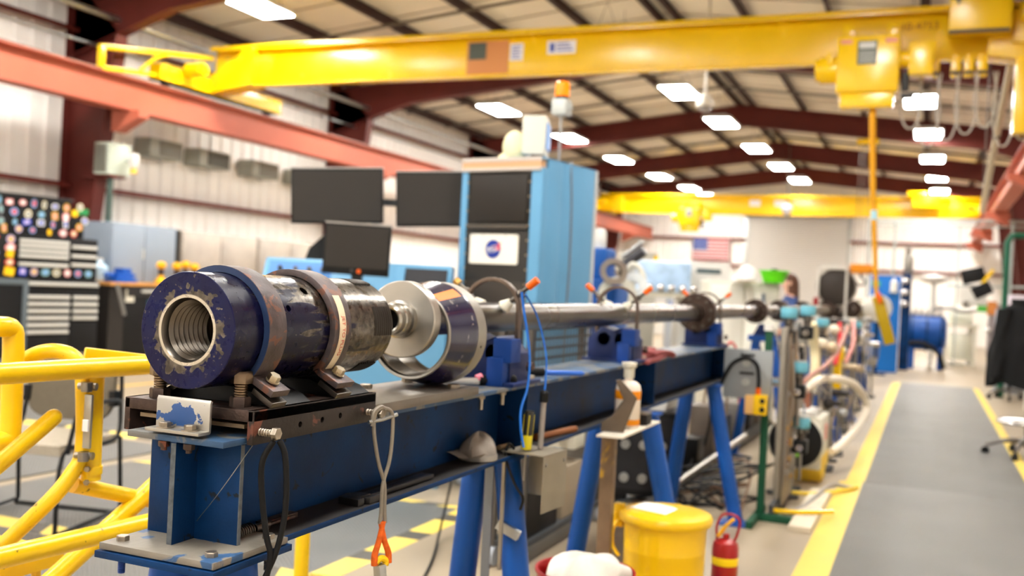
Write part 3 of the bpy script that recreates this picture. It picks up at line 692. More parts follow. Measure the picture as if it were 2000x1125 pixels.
# ---- launch tube with plug disc and flanges
T = thing('launch_tube', 'long bare steel launch tube running down the hall on blue supports', 'pipe', (AX, 2.355, 1.296))
TUBE = mat('tube_steel', (96, 90, 82), .26, 1., .03, 2)
MB().lathe([(.05, .03), (.048, .04), (.048, 3.7)], n=48).obj('barrel', TUBE, T)
MB().lathe([(.04, .0), (.101, 0), (.104, .003), (.104, .036), (.101, .039), (.047, .039)], n=80).obj('plug_disc', mat('disc_steel', (176, 172, 164), .36, 1., .05, 20), T, angle=25)
MB().lathe([(.02, -.01), (.0285, -.062), (.034, -.066), (.039, -.060), (.04, -.04), (.043, -.036), (.044, -.018), (.0505, -.016), (.052, .001)], n=64).obj('seal_nose', mat('nose_steel', (168, 164, 156), .25, 1.), T, angle=25)
MB().lathe([(0, -.012), (.03, -.012), (.03, -.06)], n=32).obj('nose_bore', MATS['black_void'], T)
FL = mat('flange_dark', (66, 54, 48), .4, .9, .2, 18)
def flange(y, r, name='flange'):
    f = MB().lathe([(.045, 0), (r - .004, 0), (r, .004), (r, .032), (r - .003, .036), (r - .003, .039), (r, .043), (r, .07), (r - .004, .074), (.045, .074)], n=64).obj(name, FL, T, angle=25)
    m = MB()
    for k in range(10): m.hexa((.78 * r * math.cos(k * PI / 5 + .2), 0, .78 * r * math.sin(k * PI / 5 + .2)), (0, -1, 0), .018, .011)
    for k in range(10): m.hexa((.78 * r * math.cos(k * PI / 5 + .2), .074, .78 * r * math.sin(k * PI / 5 + .2)), (0, 1, 0), .018, .011)
    q = m.obj('flange_bolts', STEELD, f); f.location.y = y; q['kind'] = 'stuff'
flange(3.7, .118)
MB().lathe([(.048, 3.774), (.048, 9.3), (.0, 9.3)], n=40).obj('barrel', TUBE, T)
for y in (5.95, 7.32, 9.28): flange(y, .1)
MB().lathe([(0, 9.36), (.06, 9.36), (.06, 12.2), (.075, 12.25), (.075, 14.4), (.06, 14.5), (.06, 19.2), (.2, 19.25), (.2, 19.3), (0, 19.32)], n=40).obj('far_barrel', mat('far_tube', (150, 142, 128), .35, .9, .2, 3), T, angle=25)
for y, r in ((12.2, .13), (13.0, .12), (14.4, .15), (15.6, .13), (17.2, .17), (18.2, .13)): flange(y, r)
# ---- supports under the tube: blue block, arch hoop and two screws
def support(y, label):
    t = thing('tube_support', label, 'support', (AX, y, 1.084))
    MB().prism([(-.115, 0), (.1, 0), (.1, .1), (.045, .155), (.0, .135), (-.045, .155), (-.115, .1)], (0, -.1, 0), (1, 0, 0), (0, 0, 1), (0, .16, 0)).obj('v_block', SUPB, t, .004)
    for x in (-.045, .045): MB().cyl((x * .9, -.1, .1), (x * .9, .06, .1), .03, n=20).obj('roller', DGREY, t)
    MB().box(.055, .118, -.14, -.06, .075, .15).box(.04, .095, -.15, -.1, 0, .09).obj('side_lug', mat('lug_blue', (16, 56, 126), .45, 0, .1, 9), t, .004)
    MB().box(-.125, .13, -.14, .1, 0, .012).obj('base_shoe', SUPB, t, .002)
    r = .1; zc_ = .242
    p = [(r, .12)] + arc(0, zc_ - .0, r, 0, PI, 16) + [(-r, .12)]
    MB().strip(p, .012, (0, -.05, 0), (1, 0, 0), (0, 0, 1), (0, .028, 0)).obj('hoop', mat('hoop_brown', (98, 84, 74), .42, .7, .2, 14), t, .0015)
    for a in (40, 140):
        c, s = math.cos(math.radians(a)), math.sin(math.radians(a)); o = Vector((0, -.036, zc_ - .03))
        scr = MB().cyl(o + Vector((c * .055, 0, s * .055)), o + Vector((c * .165, 0, s * .165)), .007, n=10).hexa(o + Vector((c * .12, 0, s * .12)), (c, 0, s), .024, .012).obj('clamp_screw', STEELD, t)
        MB().lathe([(0, 0), (.021, 0), (.024, .006), (.012, .034), (0, .034)], o + Vector((c * .05, 0, s * .05)), (c, 0, s), 16).obj('white_tip', CREAM, scr)
        if a == 40 or y > 3.5: MB().cyl(o + Vector((c * .16, 0, s * .16)), o + Vector((c * .2, 0, s * .2)), .0125, n=14).obj('orange_cap', ORANGE, scr)
        else: MB().hexa(o + Vector((c * .16, 0, s * .16)), (c, 0, s), .024, .02).obj('screw_head', mat('brass', (176, 140, 80), .35, 1.), scr)
    bolt('bolt', (.12, -.0, .06), (1, 0, 0), .03, .018, t, m=RUST)
    for x in (-.08, .1): bolt('bolt', (x, .085, .012), (0, 0, 1), .022, .012, t)
    return t
support(3.0, 'dark blue tube support with arch hoop nearest the blue collar')
support(4.42, 'dark blue tube support with arch hoop beside the folded red rag')
support(6.38, 'dark blue tube support with arch hoop at the far beam end')
# ================================================================= floor mats and markings
def mat_rubber():
    m = bpy.data.materials.new('mat_rubber'); m.use_nodes = True; N, L, b = nodes_of(m)
    tc = N.new('ShaderNodeTexCoord'); sp = N.new('ShaderNodeSeparateXYZ'); L.new(tc.outputs['Object'], sp.inputs[0])
    def mt(o, a, c=None):
        x = N.new('ShaderNodeMath'); x.operation = o
        for i, v in ((0, a), (1, c)):
            if v is None: continue
            if isinstance(v, (int, float)): x.inputs[i].default_value = v
            else: L.new(v, x.inputs[i])
        return x.outputs[0]
    u = mt('ADD', mt('MULTIPLY', sp.outputs[0], 110.), mt('MULTIPLY', sp.outputs[1], 110.)); v = mt('SUBTRACT', mt('MULTIPLY', sp.outputs[0], 110.), mt('MULTIPLY', sp.outputs[1], 110.))
    hgt = mt('MULTIPLY', mt('SINE', u), mt('SINE', v)); hgt = mt('ABSOLUTE', hgt)
    bp = N.new('ShaderNodeBump'); bp.inputs['Strength'].default_value = .9; bp.inputs['Distance'].default_value = .006
    L.new(hgt, bp.inputs['Height']); L.new(bp.outputs[0], b.inputs['Normal'])
    n = N.new('ShaderNodeTexNoise'); n.inputs['Scale'].default_value = 1.5; L.new(tc.outputs['Object'], n.inputs['Vector'])
    r = N.new('ShaderNodeMix'); r.data_type = 'RGBA'; L.new(n.outputs[0], r.inputs[0]); r.inputs[6].default_value = lin((88, 87, 85)); r.inputs[7].default_value = lin((116, 114, 110)); L.new(r.outputs[2], b.inputs['Base Color'])
    b.inputs['Roughness'].default_value = .42
    return m
MRUB = mat_rubber(); MYEL = mat('mat_yellow', (224, 196, 92), .5, 0, .05, 4)
def aisle(y0, y1, xa, xa2, xb, label):
    t = thing('floor_mat', label, 'mat', (0, y0, 0)); ln = y1 - y0
    MB().box(xa2, xb, 0, ln, 0, .012).obj('rubber_top', MRUB, t, .002)
    MB().prism([(xa, 0), (xa2, 0), (xa2, .0125), (xa + .05, .009)], (0, 0, 0), (1, 0, 0), (0, 0, 1), (0, ln, 0)).obj('yellow_edge', MYEL, t)
    MB().prism([(xb, 0), (xb, .0125), (xb + .06, .009), (xb + .1, 0)], (0, 0, 0), (1, 0, 0), (0, 0, 1), (0, ln, 0)).obj('yellow_edge', MYEL, t)
aisle(2.0, 8.25, -.575, -.40, .76, 'grey rubber aisle mat with yellow edges, near length')
aisle(8.26, 19.4, -.53, -.39, .80, 'grey rubber aisle mat with yellow edges, far length')
t = MB().box(-.72, -.585, 6.25, 7.6, 0, .035).obj('board', mat('board_wood', (206, 194, 172), .6, 0, .1, 8), bevel=.003); tag(t, 'pale loose board lying on the floor along the aisle mat', 'board')
# hazard-edged work mat on the left
t = thing('work_mat', 'grey rubber work mat with yellow and black edges behind the beam', 'mat', (-3.9, 4.75, 0))
MB().box(-1.3, 1.3, -.8, .8, 0, .014).obj('rubber_top', MRUB, t, .002)
HB = mat('hazard_black', (84, 80, 74), .55)
def edge_blocks(a, b, nrm):
    a = Vector(a); b = Vector(b); n = Vector(nrm); ln = (b - a).length; d = (b - a) / ln; k = int(ln / .16)
    for i in range(k):
        p = a + d * (ln * i / k); q = a + d * (ln * (i + 1) / k); s = d * .05
        MB().add([p, q, q + n * .12 + s, p + n * .12 + s, p + Vector((0, 0, .014)), q + Vector((0, 0, .014)), q + n * .12 + s + Vector((0, 0, .002)), p + n * .12 + s + Vector((0, 0, .002))],
                 [(0, 1, 2, 3), (4, 5, 6, 7), (0, 1, 5, 4), (1, 2, 6, 5), (2, 3, 7, 6), (3, 0, 4, 7)]).obj('edge_block', MYEL if i % 3 != 2 else HB, t)
edge_blocks((-1.3, -.8, 0), (1.3, -.8, 0), (0, -1, 0)); edge_blocks((-1.3, .8, 0), (1.3, .8, 0), (0, 1, 0)); edge_blocks((1.3, -.8, 0), (1.3, .8, 0), (1, 0, 0))
for x0, x1, y0, y1, lb in ((-5.2, -2.55, 2.3, 3.8, 'plain grey rubber mat under the yellow guard'), (-8.0, -5.35, 3.6, 6.2, 'plain grey rubber mat left of the guest chair')):
    tag(MB().box(x0, x1, y0, y1, 0, .01).obj('floor_mat', MRUB, bevel=.002), lb, 'mat')
t2 = thing('work_mat', 'grey rubber work mat by the drawer cabinets', 'mat', (-7.0, 7.2, 0))
MB().box(-1.2, 1.2, -.75, .9, 0, .014).obj('rubber_top', MRUB, t2, .002)
t = t2; edge_blocks((1.2, -.75, 0), (1.2, .9, 0), (1, 0, 0)); edge_blocks((-1.2, -.75, 0), (1.2, -.75, 0), (0, -1, 0))
for x, y0, y1 in ((-8.65, 3.0, 26.0), (-5.75, 10.2, 30.0)):
    tag(MB().box(x - .05, x + .05, y0, y1, 0, .002).obj('trim_1', mat('line_yellow', (216, 176, 80), .5)), kind='structure')
# ================================================================= yellow tube guard at the left
G = thing('yellow_guard', 'bright yellow tubular guard rail with a hinged gate, left of the beam', 'railing', (0, 0, 0))
def tubep(name, pts, r=.026, sm=0, n=16): return MB().tube(pts, r, n, smooth=sm).obj(name, YELR, G)
tubep('top_rail', [(-2.004, 1.543, 1.135), (-1.951, 2.146, 1.135), (-1.90, 2.335, 1.135)])
tubep('lower_rail', [(-1.984, 1.55, .705), (-1.926, 2.169, .705), (-1.887, 2.31, .705)])
tubep('end_frame', [(-2.21, 1.62, 1.232), (-2.142, 1.8, 1.234), (-2.14, 1.842, 1.226), (-2.139, 1.85, 1.20), (-2.136, 1.85, 1.1), (-2.134, 1.85, .98), (-2.133, 1.842, .95), (-2.136, 1.81, .943), (-2.2, 1.64, .943)], .026, 3)
tubep('gate_loop', [(-2.27, 1.868, 1.008), (-2.223, 1.888, 1.061), (-2.174, 1.908, 1.133), (-2.135, 1.925, 1.162), (-2.092, 1.943, 1.170), (-2.054, 1.959, 1.160), (-2.031, 1.969, 1.128), (-2.022, 1.972, 1.075), (-2.016, 1.974, .914), (-2.024, 1.949, .857), (-2.046, 1.907, .795), (-2.118, 1.823, .679), (-2.16, 1.78, .62)], .02, 4)
tubep('hinge_post', [(-2.011, 1.998, 1.15), (-2.011, 1.998, 1.06), (-2.008, 1.999, .835)], .025)
MB().cyl((-2.008, 1.999, .852), (-2.008, 1.999, .872), .028, n=16).obj('collar', YELR, G)
MB().bar((-2.102, 2.047, 1.158), (-2.019, 2.19, 1.138), .02, .036).bar((-2.019, 2.19, 1.138), (-1.93, 2.33, 1.12), .02, .03).obj('upper_bar', YELR, G, .005)
tubep('lower_arm', [(-2.039, 1.97, .823), (-2.016, 2.245, .734), (-1.949, 2.435, .672)], .021)
tubep('brace', [(-2.01, 1.869, 1.013), (-2.043, 1.746, .911), (-2.08, 1.64, .82)], .021)
MB().sph((-2.01, 1.869, 1.013), .021, 14, 8).obj('end_cap', YELR, G)
tubep('brace', [(-1.955, 2.33, .88), (-2.002, 2.197, .764), (-2.064, 1.953, .584), (-2.1, 1.83, .49)], .026)
tubep('short_strut', [(-1.988, 2.215, .775), (-1.975, 2.235, .705)], .024)
MB().box(-2.45, -2.19, 1.75, 2.1, .56, .607).box(-2.42, -2.4, 1.8, 1.82, 0, .56).box(-2.24, -2.22, 2.03, 2.05, 0, .56).obj('step_plate', YELR, G, .006)
MB().box(-2.0, -1.975, 1.955, 1.963, .925, 1.065).obj('latch_plate', GALV, G, .003)
MB().box(-1.998, -1.98, 1.951, 1.955, .97, 1.0).obj('latch_label', LBL, G)
for z in (1.085, .905): MB().cyl((-2.02, 1.955, z), (-1.975, 1.97, z), .01, n=12).cyl((-1.99, 1.952, z - .012), (-1.99, 1.952, z + .012), .014, n=12).obj('hinge_bolt', STEEL, G)
for z in (.87, .835): MB().hexa((-1.992, 1.97, z), (.35, -.94, 0), .014, .006).obj('set_screw', STEEL, G)
tubep('far_post', [(-1.986, 2.961, .75), (-1.986, 2.961, .0)], .026)
tubep('near_post', [(-2.0, 1.6, 1.13), (-2.0, 1.6, 0)], .026)
tubep('tie_rail', [(-1.887, 2.31, .705), (-1.93, 2.62, .70), (-1.986, 2.961, .70)], .024)
tubep('tie_rail', [(-1.90, 2.335, 1.135), (-1.93, 2.62, 1.12), (-1.986, 2.961, .75)], .024)
tubep('tie_rail', [(-2.1, 1.83, .49), (-2.0, 1.6, .45)], .02)
# ================================================================= guest chair behind the guard
def guest_chair(loc, rz, label):
    t = thing('guest_chair', label, 'chair', loc, rz)
    UP = mat('taupe_cushion', (152, 142, 126), .8, 0, .08, 60); BK = mat('taupe_back', (98, 90, 76), .7, 0, .06, 40)
    MB().grid(lambda u, v: Vector(((u - .5) * .56, (v - .5) * .5, .455 + .03 * (1 - (2 * u - 1) ** 4) * (1 - (2 * v - 1) ** 4))), 14, 12).box(-.28, .28, -.25, .25, .405, .455).obj('seat', UP, t, .012)
    m = MB(); W, Hh = .24, .19
    pts = [(W * math.copysign(abs(math.cos(a)) ** .45, math.cos(a)), Hh * math.copysign(abs(math.sin(a)) ** .55, math.sin(a))) for a in [2 * PI * k / 28 for k in range(28)]]
    m.prism(pts, (0, .27, .70), (1, 0, 0), (0, .12, .99), (0, .035, -.004)); m.obj('backrest', BK, t, .01)
    for s in (-1, 1):
        MB().tube([(s * .29, .30, .03), (s * .29, -.24, .012), (s * .29, -.27, .03), (s * .28, -.22, .41), (s * .28, .0, .42), (s * .28, .25, .44), (s * .265, .3, .62), (s * .25, .32, .78)], .011, 8, smooth=4).obj('side_frame', BLACK, t)
        MB().tube([(s * .27, .29, .60), (s * .31, .2, .645), (s * .32, .0, .66), (s * .32, -.12, .655), (s * .31, -.17, .60), (s * .29, -.2, .41)], .011, 8, smooth=4).obj('arm_frame', BLACK, t)
        MB().tube([(s * .29, .30, .03), (s * .285, .27, .44)], .011, 8).obj('rear_leg', BLACK, t)
        MB().box(s * .24 - .02, s * .24 + .02, .25, .3, .60, .69).obj('back_bracket', BLACK, t, .008)
    MB().tube([(-.29, .28, .012), (.29, .28, .012)], .011, 8).obj('floor_bar', BLACK, t)
    return t
guest_chair((-4.38, 3.97, .0145), .2, 'taupe guest chair with black sled frame behind the yellow guard').scale = (1.12, 1, 1)
# ================================================================= hanging things and tools on the beam
t = thing('wire_sling', 'grey wire sling with orange tape ends hanging from the saddle bolt', 'sling', (-1.17, 2.0, 1.09))
SL = mat('sling_grey', (132, 124, 112), .5, .3, .1, 60)
cx = -1.14; by = 1.978; bz = 1.096
def S_(x, y, z): return (x - (-1.17), y - 2.0, z - 1.09)
def sp3(u, z): return S_(-1.128 + .5 * u, 1.978 + 1.25 * u, z)
MB().tube([sp3(.0, 1.109), sp3(-.016, 1.1), sp3(-.018, 1.06), sp3(-.006, .99), sp3(.01, .935), sp3(.013, .875), sp3(.016, .845)], .0045, 8, smooth=6).obj('strand', SL, t)
MB().tube([sp3(.0, 1.109), sp3(.018, 1.098), sp3(.022, 1.06), sp3(.019, .99), sp3(.007, .935), sp3(.006, .875), sp3(.004, .845)], .0045, 8, smooth=6).obj('strand', SL, t)
MB().tube([sp3(-.022, 1.07), sp3(-.02, 1.1), sp3(-.006, 1.112), sp3(.004, 1.105)], .005, 8, smooth=5).obj('strand', SL, t)
MB().tube([sp3(-.03, 1.079), sp3(.0, 1.083), sp3(.03, 1.092)], .0045, 8).obj('cross_pin', GALV, t)
for u0, u1 in ((.012, -.003), (.006, .026)):
    MB().tube([sp3(u0, .85), sp3((u0 + u1) / 2, .805), sp3(u1, .775), sp3(u1 + .001, .752)], [.006, .0085], 10, smooth=4).obj('orange_wrap', mat('orange_tape', (210, 92, 24), .6, 0, .2, 90), t)
MB().tube([sp3(.0, .757), sp3(.01, .765), sp3(.022, .757), sp3(.02, .748)], .008, 8, smooth=3).obj('yellow_tie', mat('tie_yellow', (236, 190, 20), .5), t)
MB().bar(sp3(.008, .752), sp3(.018, .662), .026, .02).cyl(sp3(.016, .70), sp3(.02, .67), .011, n=14).obj('snap_hook', GALV, t, .004)
t = MB().tube([(-1.132, 1.574, 1.083), (-1.15, 1.566, 1.04), (-1.148, 1.57, .97), (-1.14, 1.578, .90), (-1.132, 1.582, .86), (-1.14, 1.575, .79), (-1.146, 1.57, .70)], .0058, 10, smooth=6).obj('black_cable', RUBBER)
tag(t, 'black cable looped over the front saddle bolt, strand on the left', 'cable')
t = MB().tube([(-1.128, 1.587, 1.083), (-1.116, 1.592, 1.05), (-1.112, 1.595, .96), (-1.122, 1.590, .88), (-1.146, 1.578, .80), (-1.158, 1.57, .70)], .0058, 10, smooth=6).obj('black_cable', RUBBER)
tag(t, 'black cable looped over the front saddle bolt, strand on the right', 'cable')
ZF = .8655
tag(MB().tube([(-1.175, 1.572, 1.075), (-1.215, 1.548, 1.00), (-1.25, 1.548, .955), (-1.272, 1.55, .93), (-1.285, 1.552, .915)], .0008, 5, smooth=4).obj('thin_wire', STEEL), 'hair thin wire trailing from the front saddle bolt across the end plate', 'wire')
t = thing('pipe_wrench', 'dark adjustable wrench lying on the lower flange behind the sling', 'wrench', (-1.232, 2.02, ZF), 0)
DW = mat('wrench_black', (40, 38, 38), .4, .6, .2, 40)
MB().prism([(-.014, .06), (.014, .06), (.02, .36), (.02, .4), (-.02, .4), (-.02, .36)], (0, 0, .004), (1, 0, 0), (0, 1, 0), (0, 0, .011)).obj('handle', DW, t, .002)
MB().prism([(-.03, 0), (.028, -.005), (.03, .02), (.012, .03), (.014, .075), (-.016, .075), (-.036, .05)], (0, 0, 0), (1, 0, 0), (0, 1, 0), (0, 0, .018)).obj('jaw', DW, t, .003)
MB().prism([(.02, .03), (.036, .035), (.036, .09), (.02, .08)], (0, 0, .001), (1, 0, 0), (0, 1, 0), (0, 0, .016)).obj('sliding_jaw', DW, t, .002)
t = thing('spring_rod', 'rusty steel rod with a coil spring on the lower flange at the near end', 'rod', (-1.245, 1.6, ZF))
MB().cyl((0, -.02, .014), (.0, .22, .012), .004, n=10).obj('rod', RUST, t)
MB().tube([(.013 * math.cos(k * .5), -.01 + k * .00045 * 1.2, .014 + .013 * math.sin(k * .5)) for k in range(150)], .0022, 6).obj('spring', STEELD, t)
MB().cyl((0, .08, .0135), (0, .125, .013), .009, n=14).obj('sleeve', STEELD, t)
t = tag(MB().box(-.012, .012, 0, .12, 0, .012).obj('flat_bar', RUST, bevel=.002, loc=(-1.275, 1.74, ZF)), 'short rusty flat bar beside the coil spring rod', 'bar')
# crumpled grey cap
t = thing('mesh_hat', 'crumpled grey mesh cap lying on the lower beam flange', 'cap', (-1.247, 2.78, ZF), -.2)
CAPM = mat('cap_mesh', (146, 138, 130), .8, 0, .1, 50, bump=(300, .4))
random.seed(3)
def capf(u, v):
    a = 2 * PI * u; e = .5 * PI * v; r = .055 * (1 + .06 * math.sin(5 * a + 3 * v) + .04 * math.sin(9 * a))
    return Vector((r * math.cos(a) * math.cos(e) * .95, r * math.sin(a) * math.cos(e) * 1.25, .012 + .068 * math.sin(e) * (1 + .1 * math.sin(3 * a))))
MB().grid(capf, 28, 10).obj('crown', CAPM, t)
def brim(u, v): return Vector((-.05 + .11 * u, -.045 - .085 * v, .012 + .02 * (1 - v) * (2 * u - 1) ** 2 + .016 * v + .006 * math.sin(6 * u)))
MB().grid(brim, 10, 6).obj('brim', CAPM, t)
MB().lathe([(.057, .0), (.06, .002), (.06, .018), (.057, .018)], (0, 0, .001), (0, 0, 1), 28).obj('band', mat('cap_band', (150, 144, 136), .8), t)
t = thing('tube_brush', 'brown tube brush lying on the lower flange beyond the cap', 'brush', (-1.26, 2.97, ZF + .01))
MB().cyl((0, 0, 0), (.01, .1, 0), .008, n=12).obj('handle', mat('brush_tan', (164, 140, 112), .6), t)
MB().cyl((.01, .1, 0), (.015, .17, 0), .0105, n=14).obj('bristle', mat('brush_brown', (120, 84, 46), .8), t)
# chisel or bar behind the holder box
t = tag(MB().cyl((0, 0, .012), (.04, .3, .012), .012, n=12).obj('wooden_bar', mat('bar_wood', (128, 78, 44), .6), loc=(-1.24, 3.25, ZF)), 'brown wooden bar lying on the lower flange behind the screwdriver', 'bar')
# blowgun / pneumatic tool and marker on the top flange
ZB = 1.0845
t = thing('air_tool', 'silver and black air tool lying on the beam by the blue collar', 'tool', (-1.31, 2.98, ZB + .016), -1.05)
MB().box(-.012, .012, -.1, .02, -.014, .008).obj('bar', mat('tool_silver', (190, 190, 188), .35, .9), t, .003)
MB().cyl((0, .02, 0), (0, .135, .002), .0165, n=18).sph((0, .135, .002), .0165, 16, 8).obj('grip', RUBBER, t)
MB().cyl((0, .012, .004), (0, .03, .01), .013, n=14).obj('pink_collar', mat('pink_plastic', (226, 130, 150), .5), t)
t.location.x = -1.3; t.location.y = 2.83; t.rotation_euler.z = -.75
t = thing('torch_handle', 'black and blue torch handle pointing along the beam edge', 'tool', (-1.27, 3.28, ZB + .017), -.75)
MB().cyl((0, -.06, 0), (0, .035, 0), .016, n=16).obj('grip', RUBBER, t)
MB().cyl((0, .035, -.002), (0, .19, -.004), .0095, n=14).cyl((0, .19, -.004), (0, .2, -.004), .005, n=10).obj('blue_body', mat('torch_blue', (26, 92, 190), .35), t)
# folded red rag
t = thing('red_rag', 'folded dusty red rag on top of the beam', 'rag', (-1.255, 4.72, ZB))
RAG = mat('rag_red', (134, 70, 70), .9, 0, .12, 20)
for k, (w_, l_, z_, a) in enumerate(((.17, .62, 0, .05), (.14, .48, .016, -.12), (.1, .25, .03, .25))):
    def rf(u, v, w_=w_, l_=l_, z_=z_): return Vector(((u - .5) * w_, (v - .5) * l_, z_ + .014 + .006 * math.sin(7 * v + 3 * u) - .012 * max(0, abs(2 * v - 1) - .8) * 5))
    o = MB().grid(rf, 6, 14).obj('fold', RAG, t); o.rotation_euler.z = a; md = o.modifiers.new('s', 'SOLIDIFY'); md.thickness = .014; md.offset = -1
# holder box with screwdriver and probe clipped to the beam edge
t = thing('tool_box', 'open galvanised tool box clipped to the beam flange, holding a screwdriver', 'box', (-1.125, 2.95, .70), -.1)
BX = mat('box_zinc', (146, 138, 122), .45, .6, .1, 12)
MB().box(.058, .06, -.06, .11, 0, .18).obj('side_panel', BX, t)
MB().box(-.075, .06, .108, .11, .02, .18).obj('back_panel', BX, t)
MB().box(-.09, .06, -.06, .11, .176, .18).obj('lid_flange', BX, t, .001)
MB().box(-.09, -.08, -.05, -.04, -.2, .18).obj('hanger_strap', STEEL, t)
for y, z in ((-.04, .15), (.09, .15)): MB().cyl((.06, y, z), (.063, y, z), .006, n=12).obj('rivet', STEEL, t)
t = thing('screwdriver', 'black and yellow screwdriver standing in the galvanised tool box', 'screwdriver', (-1.155, 2.945, .885))
m = MB(); m.lathe([(0, 0), (.012, .0), (.015, .01), (.0165, .03), (.0165, .11), (.014, .122), (0, .124)], (0, 0, 0), (.06, 0, 1), 8); m.obj('handle', mat('driver_black', (34, 32, 24), .3), t, angle=20)
m = MB()
for k in range(4):
    a = k * PI / 2 + .4; m.cyl((.0162 * math.cos(a), .0162 * math.sin(a), .02), (.0162 * math.cos(a) + .006, .0162 * math.sin(a), .11), .0016, n=6)
m.lathe([(.0165, .0), (.0172, .004), (.0172, .042), (.0165, .046)], (0, 0, 0), (.06, 0, 1), 12)
m.obj('yellow_inlay', mat('driver_yellow', (206, 190, 20), .35), t)
MB().cyl((0, 0, 0), (-.002, 0, -.1), .004, n=8).obj('shaft', STEEL, t)
t = thing('steel_probe', 'grey steel probe rod with black cap standing beside the screwdriver', 'probe', (-1.128, 3.0, .883))
MB().cyl((0, 0, 0), (0.004, 0, .155), .0095, n=14).obj('rod', mat('probe_grey', (150, 142, 136), .5, .4), t)
MB().cyl((0.004, 0, .15), (0.005, 0, .178), .0145, n=14).sph((.005, 0, .178), (.0145, .0145, .01), 14, 6).obj('cap', RUBBER, t)
t = tag(MB().tube([(-1.195, 2.94, 1.383), (-1.185, 2.945, 1.318), (-1.172, 2.948, 1.253), (-1.158, 2.945, 1.172), (-1.155, 2.931, 1.085), (-1.16, 2.896, 1.015), (-1.15, 2.88, .954), (-1.14, 2.885, .90)], .0042, 8, smooth=5).obj('blue_wire', mat('wire_blue', (30, 104, 196), .5)), 'bright blue air line running down from the first hoop clamp', 'wire')
t = tag(MB().tube([(-1.185, 2.95, 1.375), (-1.172, 3.032, 1.302), (-1.14, 3.041, 1.186), (-1.128, 3.018, 1.106), (-1.123, 3.001, 1.066)], .003, 8, smooth=5).obj('blue_wire', MATS['wire_blue']), 'thin blue wire running down to the grey probe cap', 'wire')
t = tag(MB().tube([(-1.19, 2.93, .885), (-1.2, 2.91, .9), (-1.205, 2.9, .86), (-1.17, 2.9, .78), (-1.14, 2.9, .74), (-1.15, 2.91, .70)], .0045, 8, smooth=5).obj('black_wire', RUBBER), 'thin black cord drooping in front of the galvanised tool box', 'cord')
# ================================================================= plate stand with bottle
t = thing('plate_stand', 'white steel shelf plate on a rusty post beside the beam', 'stand', (-1.14, 3.8, 0))
MB().prism([(-.0, -.17), (.10, -.16), (.10, .42), (-.03, .42)], (0, 0, .843), (1, 0, 0), (0, 1, 0), (0, 0, .009)).obj('shelf_plate', mat('plate_white', (222, 216, 200), .45, .1, .08, 10), t, .001)
MB().box(-.025, .03, -.02, .02, .012, .843).obj('post', mat('post_rust', (128, 106, 82), .5, .5, .2, 10, chips=((190, 150, 40), 5, .3, 0.)), t, .003)
MB().box(-.1, .1, -.1, .1, 0, .012).obj('base_plate', RUST, t)
t = thing('steel_chevron', 'dark steel chevron plate standing on the white shelf plate', 'plate', (-1.10, 3.76, .8525), .35)
MB().prism([(-.062, 0), (.028, 0), (.075, .135), (.008, .205), (-.012, .2), (.022, .125), (-.02, .06), (-.06, .035)], (0, -.012, 0), (1, 0, 0), (0, 0, 1), (0, .024, 0)).obj('plate', mat('chevron_steel', (104, 92, 80), .45, .8, .2, 12), t, .002)
t = thing('spray_bottle', 'white bottle with orange label bands on the shelf plate', 'bottle', (-1.105, 3.92, .8525))
MB().lathe([(0, 0), (.048, 0), (.052, .006), (.052, .15), (.047, .172), (.03, .186), (.017, .19), (.017, .2), (0, .2)], (0, 0, 0), (0, 0, 1), 32).obj('body', mat('bottle_white', (226, 214, 198), .4), t)
for z0, z1 in ((.012, .035), (.115, .15)): MB().lathe([(.0523, z0), (.0527, z0 + .001), (.0527, z1 - .001), (.0523, z1)], (0, 0, 0), (0, 0, 1), 32).obj('orange_band', mat('label_orange', (232, 142, 0), .45), t)
m = MB()
for k in range(5):
    z = .05 + .012 * k; m.lathe([(.0525, z), (.0529, z), (.0529, z + .004), (.0525, z + .004)], (0, 0, 0), (0, 0, 1), 12, -2.3 + .1 * k, -.6 - .12 * k)
m.obj('label_print', mat('print_brown', (150, 120, 100), .6), t)
MB().lathe([(.0, .2), (.02, .2), (.022, .205), (.022, .24), (.03, .245), (.03, .262), (0, .266)], (0, 0, 0), (0, 0, 1), 24).obj('cap', CREAM, t)
t = thing('black_block', 'small black magnet block beside the orange banded bottle', 'block', (-1.075, 4.05, .8525))
MB().box(-.03, .03, -.04, .04, 0, .045).obj('body', BLACK, t, .004); MB().box(-.031, .031, -.041, .041, .045, .052).obj('top_bar', STEEL, t, .002)
# ================================================================= floor: waste can, red bucket, extinguisher
t = thing('waste_can', 'large yellow round waste can with a lid beside the aisle', 'can', (-.955, 4.05, 0)); t.scale = (1, 1, 1.06)
CY = mat('can_yellow', (238, 192, 0), .3, 0, .03, 4)
MB().lathe([(0, 0), (.155, 0), (.16, .005), (.166, .33), (.1675, .335), (.166, .34), (.17, .455), (0, .456)], (0, 0, 0), (0, 0, 1), 64).obj('body', CY, t)
MB().lathe([(.172, .436), (.186, .438), (.191, .446), (.191, .462), (.184, .472), (.17, .474), (.16, .478), (0, .480)], (0, 0, 0), (0, 0, 1), 64).obj('lid', CY, t)
MB().box(-.21, -.17, -.05, -.01, .40, .49).cyl((-.2, -.06, .445), (-.2, 0, .445), .014).obj('hinge', CY, t, .004)
MB().tube([(-.172, -.04, .44), (-.2, -.07, .40), (-.195, -.09, .34), (-.165, -.095, .30)], .007, 8, smooth=5).obj('handle', CY, t)
o = MB().grid(lambda u, v: Vector((-.14 + .16 * u + .02 * v, -.04 + .13 * v - .05 * u, .511 + .006 * math.sin(3 * u) * v)), 8, 6).obj('paper_note', mat('note_paper', (240, 238, 230), .6)); o.parent = None
